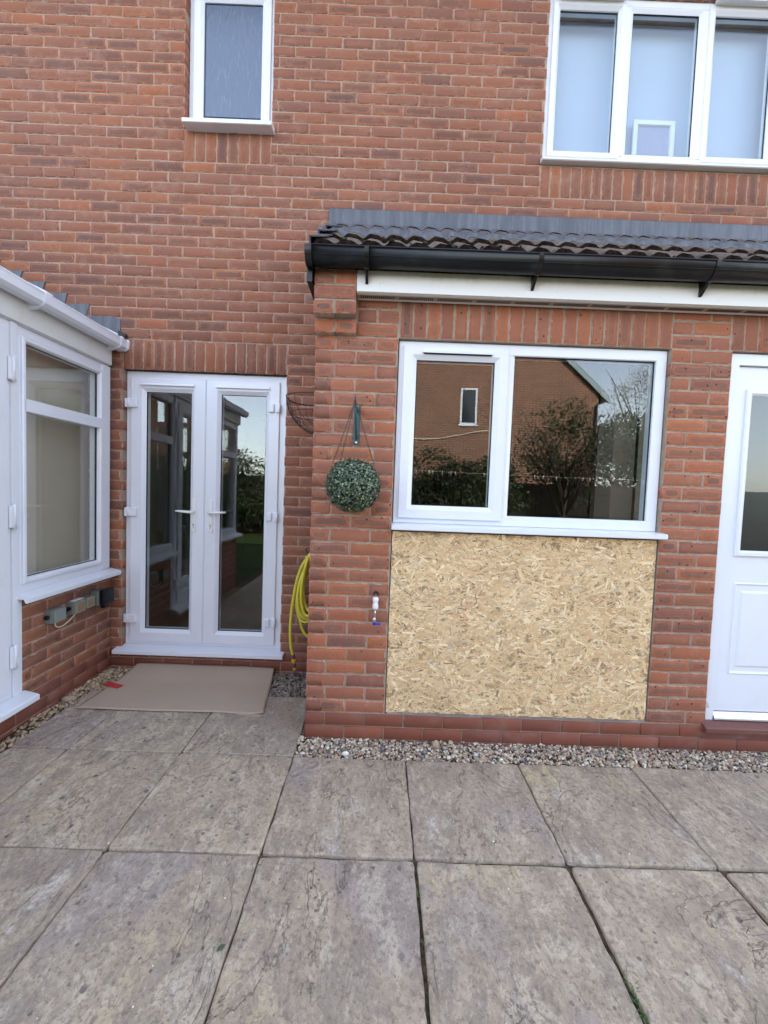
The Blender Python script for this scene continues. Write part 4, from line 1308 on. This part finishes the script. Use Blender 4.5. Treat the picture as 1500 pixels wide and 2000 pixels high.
b.build('bottom_seal', plain('grey_sealant', (.30, .27, .27), .7, var=.4, vs=15, dirt=(.62, .45, .40), dirt_amt=.8, dscale=3), board)

# --- cardboard sheet on the ground by the French doors
def cardboard():
    root = empty('cardboard_sheet', (-.9, .5, ZG), 'brown flattened cardboard sheet lying on the slabs in front of the French doors', 'cardboard')
    c00, c10, c11, c01 = Vector((-1.462, .212)), Vector((-.300, .222)), Vector((-.385, .815)), Vector((-1.43, .825))
    nx, ny = 60, 30
    b = B(); top = []
    for j in range(ny+1):
        row = []
        for i in range(nx+1):
            s_, t_ = i/nx, j/ny
            p = c00.lerp(c10, s_).lerp(c01.lerp(c11, s_), t_)
            z = -.1445+.004*mnoise.noise(Vector((p.x*2.5, p.y*3, 1)))
            z += .036*max(0, (t_-.62)/.38)**1.3                                  # back edge rides up on the gravel and sill
            z += .012*max(0, s_-.93)/.07*max(0, .3-t_)/.3
            z += .0025*math.sin(p.x*9+1.0)*(1-t_)
            row.append((p.x+.003*mnoise.noise(Vector((t_*5, 2, s_))), p.y+.004*mnoise.noise(Vector((s_*7, 0, t_))), z))
        top.append(row)
    A_ = [[b._v(p) for p in r_] for r_ in top]; C_ = [[b._v((p[0], p[1], p[2]-.004)) for p in r_] for r_ in top]
    for j in range(ny):
        for i in range(nx):
            b.bm.faces.new([A_[j][i], A_[j][i+1], A_[j+1][i+1], A_[j+1][i]]).smooth = True
            b.bm.faces.new([C_[j][i], C_[j+1][i], C_[j+1][i+1], C_[j][i+1]]).smooth = True
    for j in range(ny):
        for e in (0, nx): b.bm.faces.new([A_[j][e], A_[j+1][e], C_[j+1][e], C_[j][e]])
    for i in range(nx):
        for e in (0, ny): b.bm.faces.new([A_[e][i], A_[e][i+1], C_[e][i+1], C_[e][i]])
    b.build('sheet', M['cardboard'], root)
    b = B(); q = [(-.47, .235, -.1515), (-.36, .205, -.1505), (-.285, .222, -.146), (-.30, .245, -.145), (-.37, .25, -.150), (-.46, .258, -.151)]
    q = [(-.50, .235), (-.385, .196), (-.315, .206), (-.300, .222), (-.36, .240), (-.48, .252)]
    A_ = [b._v((x, y, -.1505)) for x, y in q]; C_ = [b._v((x, y, -.1535)) for x, y in q]
    b.bm.faces.new(A_); b.bm.faces.new(list(reversed(C_)))
    for i in range(6): b.bm.faces.new([A_[i], A_[(i+1) % 6], C_[(i+1) % 6], C_[i]])
    b.build('folded_corner', M['cardboard'], root)
    b = B(); b.T = lambda u, n, z: (u, n, z)
    q = [(-1.492, .512), (-1.365, .470), (-1.352, .515), (-1.478, .560)]
    A_ = [b._v((x, y, -.1385)) for x, y in q]; C_ = [b._v((x, y, -.1425)) for x, y in q]
    b.bm.faces.new(A_); b.bm.faces.new(list(reversed(C_)))
    for i in range(4): b.bm.faces.new([A_[i], A_[(i+1) % 4], C_[(i+1) % 4], C_[i]])
    b.build('red_tape', M['red_tape'], root)
cardboard()

# --- wall bracket with hanging leaf ball
br = empty('plant_bracket', (.238, 0, 1.62), 'dark green metal hanging bracket screwed to the brick pier', 'bracket')
b = B(TE)
b.box(.220, .254, .0, .005, 1.515, 1.735, .001)
b.build('back_plate', M['bracket_green'], br)
b = B(TE)
b.box(.236, .240, .005, .175, 1.690, 1.716, .001)
arc = [(.238, .172+.016*math.sin(a), 1.716+.016-.016*math.cos(a)) for a in [i*.45 for i in range(8)]]
b.tube(arc, .003, 8)
b.tube([(.238, .006, 1.545), (.238, .050, 1.575), (.238, .100, 1.630), (.238, .135, 1.692)], .004, 8)
b.build('arm', M['bracket_green'], br)
for z in (1.722, 1.527):
    b = B(TE); b.tube([(.238, .004, z), (.238, .008, z)], .005, 10); b.build('screw', M['silver'], br)

ball = empty('leaf_ball', (.241, -.175, 1.288), 'round artificial boxwood leaf ball hanging on chains from the wall bracket', 'plant ball')
def leafball():
    r = np.random.default_rng(3)
    n = 5200
    d = r.normal(size=(n, 3)); d /= np.linalg.norm(d, axis=1)[:, None]
    rad = .137*(1+r.normal(0, .028, n))-r.random(n)**2*.022
    c = d*rad[:, None]+np.array([.241, -.175, 1.288])
    # leaf: folded rounded shape of 6 verts -> 2 quads
    t1 = np.cross(d, r.normal(size=(n, 3))); t1 /= np.linalg.norm(t1, axis=1)[:, None]
    ax = d*r.uniform(.1, .9, (n, 1))+t1; ax /= np.linalg.norm(ax, axis=1)[:, None]
    sd_ = np.cross(ax, d); sd_ /= np.linalg.norm(sd_, axis=1)[:, None]
    nn = np.cross(sd_, ax)
    L = r.uniform(.0075, .0125, (n, 1)); W = L*r.uniform(.42, .60, (n, 1))
    P = [c-ax*L*.5, c-ax*L*.05+sd_*W+nn*W*.35, c+ax*L*.38+sd_*W*.72+nn*W*.25, c+ax*L*.6, c+ax*L*.38-sd_*W*.72+nn*W*.25, c-ax*L*.05-sd_*W+nn*W*.35]
    V = np.stack(P, 1).reshape(-1, 3)
    i0 = np.arange(n)[:, None]*6
    F_ = np.concatenate([i0+np.array([[0, 1, 2, 3]]), i0+np.array([[0, 3, 4, 5]])], 0)
    pal = np.array([(.050, .085, .050), (.085, .135, .075), (.040, .062, .050), (.17, .24, .12), (.27, .34, .20)])
    k = r.choice(5, n, p=[.30, .28, .16, .16, .10])
    colr = np.ones((n, 4)); colr[:, :3] = pal[k]*r.uniform(.8, 1.25, (n, 1))
    np_mesh('foliage', V, F_, M['leaf'], ball, col=np.concatenate([colr, colr], 0))
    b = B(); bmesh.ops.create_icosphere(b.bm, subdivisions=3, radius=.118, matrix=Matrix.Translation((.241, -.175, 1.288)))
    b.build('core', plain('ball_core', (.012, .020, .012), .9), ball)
    hook = Vector((.238, -.178, 1.722))
    for (x, y) in ((.135, -.20), (.175, -.24), (.345, -.205)):
        e = Vector((x, y, 1.395)); b = B()
        m = 34
        for i in range(m):
            p0 = hook.lerp(e, i/m); p1 = hook.lerp(e, (i+1)/m)
            sag = Vector((0, 0, -.006*math.sin(math.pi*i/m)))
            t = (p1-p0).normalized(); s1 = t.cross(Vector((0, 1, 0)) if i % 2 else Vector((.7, .7, .1))).normalized()
            mid = (p0+p1)/2+sag
            l = (p1-p0).length*.66
            b.tube([mid+t*l*math.cos(a)+s1*.0028*math.sin(a) for a in [k_*math.pi/4 for k_ in range(8)]], .0010, 4, closed=True)
        b.build('chain', M['metal_chain'], ball)
leafball()

# --- wire basket on the side wall of the extension
bk = empty('wire_basket', (-.01, .56, 1.66), 'empty black wire half-round wall basket beside the French doors', 'wire basket')
b = B()
cyb, rb, zt = .560, .265, 1.870
def brad(y): return rb*max(0.0, 1-abs(y/.215)**3.2)**.38
def rim(k, z, n=28): return [(-.006-k*brad(-.215*math.cos(math.pi*i/n)), cyb-.215*math.cos(math.pi*i/n), z) for i in range(n+1)]
b.tube(rim(1.0, zt), .0035, 8); b.tube([(-.006, cyb-.215, zt), (-.006, cyb+.215, zt)], .003, 8)
b.build('rim', M['black_wire'], bk)
b = B()
b.tube(rim(.86, zt-.105), .0022, 6)
for i in range(12):
    y = -.185+.37*i/11; r0 = brad(y)
    b.tube([(-.006-r0*math.cos(k/9*math.pi/2)**.9, cyb+y, zt-(.245*(r0/rb)**.6)*math.sin(k/9*math.pi/2)) if k < 9 else (-.006, cyb+y, zt-.245*(r0/rb)**.6) for k in range(10)], .0019, 5)
b.build('ribs', M['black_wire'], bk)
b = B()
for yy in (-.10, .10): b.tube([(-.005, cyb+yy, zt), (-.005, cyb+yy, zt-.23)], .002, 6)
b.tube([(-.005, cyb-.2, zt-.105), (-.005, cyb+.2, zt-.105)], .002, 6)
b.build('back_frame', M['black_wire'], bk)

# --- hose on its hook
hs = empty('garden_hose', (-.13, .64, .3), 'yellow garden hose coiled on a hook in the corner by the French doors', 'hose')
b = B()
rnd = random.Random(2)
def loop(x_l, x_r, zb, yc, z_top=.800, lean=0.0):
    pts = []
    n = 28
    for i in range(n):
        a = 2*math.pi*i/n
        zz = z_top-(z_top-zb)*(1-math.cos(a))/2
        f = (1-math.cos(a))/2
        wd = math.sin(a)
        xm = -.100*(1-f)+(x_l+x_r)/2*f
        hw = ((x_r-x_l)/2)*(f**.55)*1.05+.012
        pts.append((xm-hw*wd, yc+.03*math.sin(a)*lean+.012*math.sin(2*a+x_l*30), zz))
    return pts
L_ = [(-.218, -.045, .300, .66, 1), (-.196, -.05, .330, .63, .5), (-.185, -.030, .350, .60, -.4), (-.165, -.035, .300, .68, .8), (-.150, -.060, .370, .57, .2),
      (-.175, -.08, .340, .645, -.8), (-.190, -.01, .175, .70, .3), (-.14, -.05, .40, .59, 1)]
for (xl, xr, zb, yc, ln) in L_: b.tube(loop(xl, xr, zb, yc, .800+rnd.uniform(-.012, .012), ln), .0105, 10, closed=True)
tailp = [(-.085, .60, .792), (-.105, .585, .786), (-.140, .580, .745), (-.175, .585, .66), (-.205, .60, .52), (-.226, .615, .36), (-.232, .63, .22), (-.226, .64, .12), (-.214, .65, .062)]
def smoothp(P, n=6):
    P = [Vector(p) for p in P]; out = []
    for i in range(len(P)-1):
        p0, p1, p2, p3 = P[max(i-1, 0)], P[i], P[i+1], P[min(i+2, len(P)-1)]
        for k in range(n):
            t = k/n
            out.append(.5*((2*p1)+(p2-p0)*t+(2*p0-5*p1+4*p2-p3)*t*t+(3*p1-p0-3*p2+p3)*t**3))
    return out+[P[-1]]
b.tube(smoothp(tailp), .0105, 12)
wrap = [(-.100+.030*math.cos(a), .63+.055*math.sin(a)*.6, .775+.012*math.sin(a*2)-.006*a/6) for a in [i*.5 for i in range(13)]]
b.tube(smoothp(wrap, 3), .0105, 10)
b.build('hose', M['hose'], hs)
def conn(z0, z1, r_, m, x=-.212, y=.652):
    b = B(); P0 = Vector((x+.0, y, z0)); P1 = Vector((x+.004, y+.004, z1))
    b.tube([P0, P0.lerp(P1, .12), P0.lerp(P1, .88), P1], [r_*.9, r_, r_, r_*.9], 14); return b.build('connector', m, hs)
conn(.064, .030, .0145, M['hose_grey']); conn(.029, .000, .0165, M['hose_orange'], -.2085)
conn(-.001, -.032, .0150, M['hose_grey'], -.205); conn(-.033, -.054, .0115, M['hose_orange'], -.202); conn(-.055, -.095, .0125, M['hose_grey'], -.199)
hk = B()
hk.tube(smoothp([(-.003, .63, .80), (-.04, .63, .805), (-.085, .63, .800), (-.120, .63, .808), (-.135, .63, .835), (-.118, .63, .848)]), .005, 8)
hk.box(-.006, -.0005, .605, .655, .77, .83, .001)
o = hk.build('hose_hook', M['metal_chain']); tag(o, 'dull metal wall hook holding the coiled yellow hose', 'hook')

# --- tap fitting on the pier
tp = empty('water_tap', (.378, 0, .60), 'white push-fit pipe fitting with small blue valve lever on the brick pier', 'water tap')
b = B(TE); b.tube([(.376, .0, .692), (.376, .014, .692)], .0145, 14); b.build('wall_hole', M['gasket'], tp)
b = B(TE); b.tube(smoothp([(.376, .010, .690), (.376, .030, .688), (.376, .037, .678), (.376, .037, .668)], 4), .0075, 10); b.build('pipe_stub', M['copper'], tp)
b = B(TE)
b.tube([(.376, .036, .682), (.376, .036, .672), (.376, .036, .660), (.376, .036, .650), (.376, .036, .642), (.376, .036, .622), (.376, .036, .612)], [.011, .0165, .0165, .0125, .0155, .0165, .013], 16)
b.build('push_fitting', M['white_plastic'], tp)
b = B(TE); b.tube([(.376, .036, .612), (.374, .036, .562)], .0042, 8); b.build('pipe', M['silver'], tp)
b = B(TE); b.tube([(.372, .036, .566), (.372, .036, .556), (.372, .036, .545), (.372, .036, .525)], [.008, .0105, .0085, .009], 12); b.build('valve_body', M['silver'], tp)
b = B(TE); b.tube([(.372, .044, .536), (.372, .056, .536)], .007, 10); b.box(.368, .408, .050, .056, .529, .541, .002); b.build('lever', M['blue'], tp)

# --- electrical boxes on the conservatory wall
def ebox(name, u0, u1, z0, z1, label):
    root = empty(name, (XC, (u0+u1)/2, z0), label, 'electrical box', 'electrical boxes on the conservatory wall')
    return root
TCo = TC
TC = lambda u, n, z: TCo(u+.042, n, z+.006)
e1 = ebox('switch_box', .165, .300, .380, .465, 'plain grey outdoor socket box, nearest the camera on the conservatory wall')
b = B(TC); b.box(.165, .265, .0, .050, .372, .460, .006); b.build('housing', M['grey_box'], e1)
b = B(TC); b.box(.170, .262, .051, .062, .377, .456, .004); b.build('cover', plain('grey_cover', (.23, .27, .245), .45), e1)
b = B(TC); b.tube([(.150, .022, .414), (.166, .022, .414)], .014, 12); b.build('cable_gland', M['black_plastic'], e1)
e2 = ebox('switch_box', .335, .56, .375, .465, 'double grey outdoor switch box with two tan rocker switches')
b = B(TC); b.box(.338, .438, .0, .050, .378, .465, .006); b.box(.444, .536, .0, .046, .384, .462, .006); b.build('housing', M['grey_box'], e2)
b = B(TC); b.box(.344, .434, .051, .062, .383, .460, .004); b.box(.450, .532, .047, .058, .388, .458, .004); b.build('cover', plain('beige_cover', (.28, .28, .22), .45), e2)
b = B(TC); b.box(.362, .416, .0625, .067, .396, .447, .002); b.build('rocker', M['tan_switch'], e2)
b = B(TC); b.box(.466, .516, .0585, .063, .400, .446, .002); b.build('rocker', M['tan_switch'], e2)
b = B(TC); b.tube([(.322, .024, .420), (.340, .024, .420)], .014, 12); b.build('cable_gland', M['black_plastic'], e2)
b = B(TC); b.box(.345, .43, .020, .052, .4655, .470, .002); b.build('paint_splash', M['white_plastic'], e2)
e3 = ebox('switch_box', .57, .72, .36, .47, 'grey outdoor socket box with a black hinged cover, next to the corner')
b = B(TC); b.box(.566, .690, .0, .052, .372, .478, .006); b.build('housing', M['grey_box'], e3)
b = B(TC); b.box(.580, .694, .052, .092, .374, .486, .010); b.box(.600, .650, .050, .080, .350, .374, .003); b.build('cover', M['black_plastic'], e3)
b = B(TC); b.tube([(.545, .024, .422), (.567, .024, .422)], .013, 12); b.build('cable_gland', M['black_plastic'], e3)
b = B(TC); b.tube([(.265, .022, .414), (.323, .024, .420)], .007, 8)
o = b.build('black_cable', M['black_plastic']); tag(o, 'short black cable joining the plain grey box to the double switch box', 'cable')
b = B(TC); b.tube(smoothp([(.215, .030, .376), (.225, .020, .345), (.262, .012, .322), (.310, .012, .322), (.365, .014, .345), (.410, .024, .378), (.440, .052, .395)]), .0042, 8)
o = b.build('white_cable', M['cable']); tag(o, 'thin cream cable looping below the grey switch boxes', 'cable')

TC = TCo
# --- picture frame standing inside the upstairs window
pf = empty('picture_frame', (2.35, .98, 3.70), 'pale frame standing behind the middle pane of the upstairs window', 'picture frame')
b = B(lambda u, n, z: (u, .988-n, z)); b.ring(2.190, 2.505, 3.70, 4.140, [(0, 0), (0, .018), (.032, .018), (.036, .006), (.036, 0)]); b.build('frame', M['upvc'], pf)
b = B(lambda u, n, z: (u, .988-n, z)); b.box(2.2265, 2.4685, .001, .004, 3.738, 4.1035); b.build('backing', plain('frame_blue', (.32, .33, .52), .25), pf)

# --- weeds in the joints, fallen leaf
def tuft(loc, n, h, spread, label, cat, seed, wide=.0022, along=(0, 0)):
    r = random.Random(seed); b = B()
    for i in range(n):
        t = r.uniform(-1, 1)
        x, y = loc[0]+t*along[0]+r.gauss(0, spread*.25), loc[1]+t*along[1]+r.gauss(0, spread*.25)
        a = r.uniform(0, 6.28); ln = h*r.uniform(.45, 1.1); bend = r.uniform(.4, 1.3)
        dx, dy = math.cos(a), math.sin(a)
        prev = None
        for k in range(4):
            f = k/3
            cx, cy, cz = x+dx*ln*bend*f*f, y+dy*ln*bend*f*f, ZG-.012+ln*f*(1-.35*f*bend)
            wd = wide*(1-f*.85)
            p0, p1 = b._v((cx-dy*wd, cy+dx*wd, cz)), b._v((cx+dy*wd, cy-dx*wd, cz+.0005))
            if prev: b.bm.faces.new([prev[0], prev[1], p1, p0])
            prev = (p0, p1)
    o = b.build('weed', M['weed']); return tag(o, label, cat, 'weeds growing in the paving joints')
M['weed'] = plain('weed_green', (.085, .16, .040), .6, var=.35, vs=60)
tuft((1.172, -1.195), 90, .026, .020, 'largest green grass tuft in the paving joint at the bottom right', 'weed', 1, along=(.012, .085))
tuft((.572, -.905), 14, .020, .012, 'tiny green weed in the wide joint, the upper of two', 'weed', 2)
tuft((.577, -1.060), 12, .016, .010, 'tiny green weed in the wide joint, the lower of two', 'weed', 3)
tuft((1.085, -.770), 20, .014, .016, 'low green weed where the paving joints cross', 'weed', 4, along=(.02, .0))
b = B(); q = [(0, 0), (.009, .007), (.019, .009), (.031, .001), (.020, -.004), (.009, -.004)]
cx_, cy_ = -.062, -1.110
def leafp(x, y, z): a = .75; return (cx_+x*math.cos(a)-y*math.sin(a), cy_+x*math.sin(a)+y*math.cos(a), z)
A_ = [b._v(leafp(x, y, -.150+abs(y)*.35)) for x, y in q]; C_ = [b._v(leafp(x, y, -.1506+abs(y)*.35)) for x, y in q]
b.bm.faces.new(A_); b.bm.faces.new(list(reversed(C_)))
for i in range(6): b.bm.faces.new([A_[i], A_[(i+1) % 6], C_[(i+1) % 6], C_[i]])
o = b.build('fallen_leaf', plain('dull_leaf', (.075, .095, .050), .6)); tag(o, 'small dull green leaf lying on the paving at a joint', 'leaf')

# ================================================================== BEHIND THE CAMERA (seen only in the glass)
nb = empty('neighbour_house', (3.2, -15, -.2), 'brick gable end of the neighbouring house reflected in the kitchen window', 'house')
b = B()
NY = -11.35
b.poly([(-1.0, -.2), (7.35, -.2), (7.35, 4.70), (3.175, 8.45), (-1.0, 4.70)], NY-7, NY)
b.build('wall', M['far_brick'], nb)
b = B()
for s_ in (-1, 1):
    ex, ax = 3.175+s_*4.45, 3.175
    ez, az = 4.45, 8.45
    pts = [(ex, ez), (ax, az), (ax, az+.20), (ex, ez+.20)]
    b.poly(pts, NY-7.2, NY+.10)
b.build('roof', M['tile'], nb)
b = B()
for s_ in (-1, 1):
    ex, ax = 3.175+s_*4.50, 3.175
    b.poly([(ex, 4.36), (ax, 8.42), (ax, 8.60), (ex, 4.56)], NY+.101, NY+.13)
b.build('bargeboard', plain('teal_board', (.30, .40, .42), .6), nb)
b = B(lambda u, n, z: (u, NY+n, z)); b.ring(2.83, 3.38, 3.55, 4.72, [(0, -.02), (0, .02), (.06, .02), (.06, -.02)]); wn = b.build('window', M['upvc'], nb)
b = B(lambda u, n, z: (u, NY+n, z)); b.box(2.888, 3.322, .001, .008, 3.608, 4.662); b.build('pane', plain('far_pane', (.02, .03, .035), .1), wn)
b = B(lambda u, n, z: (u, NY+n, z)); b.box(2.78, 3.43, .0, .05, 3.50, 3.545); b.build('sill', M['upvc'], wn)

b = B(); cpts = []
for i in range(40):
    u_ = i/39; cpts.append((-1.0+u_*5.4, NY+.02, 3.05+.28*u_**2+.10*math.sin(u_*9)))
b.tube(cpts, .018, 5); b.build('wall_cable', M['cable'], nb)
b = B(); b.tube([(7.25, NY+.06, -.2), (7.25, NY+.06, 4.3), (7.45, NY+.12, 4.42)], .036, 8); b.build('downpipe', M['black_plastic'], nb)
def fence():
    root = empty('garden_fence', (2, -8.9, -.2), 'brown close-boarded garden fence at the end of the lawn, seen in the window reflection', 'fence')
    b = B(); x = -9.0; r = random.Random(5)
    while x < 14: b.box(x, x+.118, -8.90, -8.885, -.2, 1.62+r.uniform(-.01, .01)); x += .125
    b.build('boards', M['fence_wood'], root)
    for i in range(10):
        b = B(); b.box(-9+i*2.5, -8.9+i*2.5, -8.884, -8.79, -.3, 1.70, .004); b.build('post', M['fence_wood'], root)
    b = B()
    for z in (.2, .8, 1.4): b.box(-9, 14, -8.884, -8.84, z, z+.07)
    b.build('rail', M['fence_wood'], root)
fence()

def clump(root, name, center, rad, n, size, pal, seed, shell=.35, mat='foliage'):
    r = np.random.default_rng(seed)
    nb_ = 26
    bc = r.normal(size=(nb_, 3)); bc /= np.linalg.norm(bc, axis=1)[:, None]; bc *= r.uniform(.25, .85, (nb_, 1))
    br_ = r.uniform(.22, .42, nb_)
    k = r.integers(nb_, size=n)
    d = r.normal(size=(n, 3)); d /= np.linalg.norm(d, axis=1)[:, None]
    c = (bc[k]+d*(br_[k]*r.uniform(.5, 1.05, n))[:, None])*np.array(rad)+np.array(center)
    a = r.normal(size=(n, 3)); a /= np.linalg.norm(a, axis=1)[:, None]
    q = np.cross(a, r.normal(size=(n, 3))); q /= np.linalg.norm(q, axis=1)[:, None]
    L = r.uniform(.6, 1.3, (n, 1))*size
    V = np.stack([c-a*L, c+q*L*.45, c+a*L, c-q*L*.45], 1).reshape(-1, 3)
    F_ = np.arange(n*4).reshape(n, 4)
    kk = r.choice(len(pal), nb_)[k]
    colr = np.ones((n, 4)); colr[:, :3] = np.array(pal)[kk]*r.uniform(.7, 1.3, (n, 1))
    return np_mesh(name, V, F_, M[mat], root, col=colr)
GR = [(.020, .036, .014), (.034, .055, .020), (.060, .088, .034)]
def tree(name, label, x, y, h, rad, zc, n, size, seed, pal=GR, twigs=10):
    root = empty(name, (x, y, -.17), label, 'tree' if 'tree' in name else 'shrub', 'trees at the end of the garden' if 'tree' in name else 'shrubs along the garden fence')
    clump(root, 'crown', (x, y, zc), rad, n, size, pal, seed)
    b = B(); r = random.Random(seed)
    b.tube([(x, y, -.2), (x+.03, y, zc*.5), (x, y, zc)], [.08, .06, .03], 8)
    for i in range(twigs):
        a = r.uniform(0, 6.28); e = Vector((x+math.cos(a)*rad[0]*.8, y+math.sin(a)*rad[1]*.8, zc+r.uniform(-.3, .9)*rad[2]))
        s_ = Vector((x, y, zc*r.uniform(.3, .8)))
        m = s_.lerp(e, .5)+Vector((0, 0, .15))
        b.tube([s_, m, e], [.03, .018, .005], 6)
    b.build('trunk', M['bark'], root)
tree('evergreen_shrub', 'dark leafy shrub in front of the garden fence, left in the reflection', 2.2, -7.6, 2, (1.9, .6, 1.5), 1.05, 20000, .045, 61)
tree('garden_tree', 'broad loose garden tree reflected in the kitchen window', 4.9, -7.9, 4, (1.65, 1.0, 1.45), 2.25, 5200, .045, 62, GR, 34)
tree('garden_tree', 'far dense green tree beyond the fence, right in the reflection', 8.2, -11.5, 4, (1.7, 1.3, 1.5), 2.6, 9000, .06, 63)
tree('blossom_tree', 'tall pale twiggy tree beyond the fence, right in the reflection', 9.6, -12.5, 6, (1.7, 1.4, 2.3), 4.4, 7000, .035, 64, [(.45, .42, .36), (.30, .28, .22), (.20, .20, .12)], 26)
tree('garden_tree', 'rounded tree beyond the fence seen in the French door glass', -6.5, -13.0, 3, (2.2, 1.6, 1.0), 1.3, 9000, .06, 65)
tree('evergreen_shrub', 'hedge-like dark shrub against the fence seen in the French door glass', -4.6, -8.2, 2, (3.2, .7, 1.6), 1.15, 16000, .045, 66)

wl = empty('washing_line', (2.0, -4.6, 1.6), 'thin washing line hung with pale pegs, reflected in the kitchen window', 'washing line')
b = B(); pts = [(-.6+i*.3833, -4.6, 1.66-.05*math.sin(math.pi*i/24)) for i in range(25)]
b.tube(pts, .0022, 5); b.build('line', M['cable'], wl)
rnd = random.Random(12)
for k in range(16):
    x = rnd.uniform(.9, 5.2); z = 1.66-.05*math.sin(math.pi*(x+.6)/9.2); a = rnd.uniform(-.5, .5)
    b = B(); dx, dz = .035*math.sin(a), .035*math.cos(a)
    for s_ in (-1, 1): b.tube([(x-s_*.004, -4.6, z+.012), (x+dx+s_*.007, -4.6, z-dz*1.6)], .004, 4)
    b.build('peg', M['upvc_old'], wl)
for px_ in (-.6, 8.6):
    b = B(); b.tube([(px_, -4.6, -.3), (px_, -4.6, 1.72)], .024, 10); b.build('line_post', M['silver'], wl)
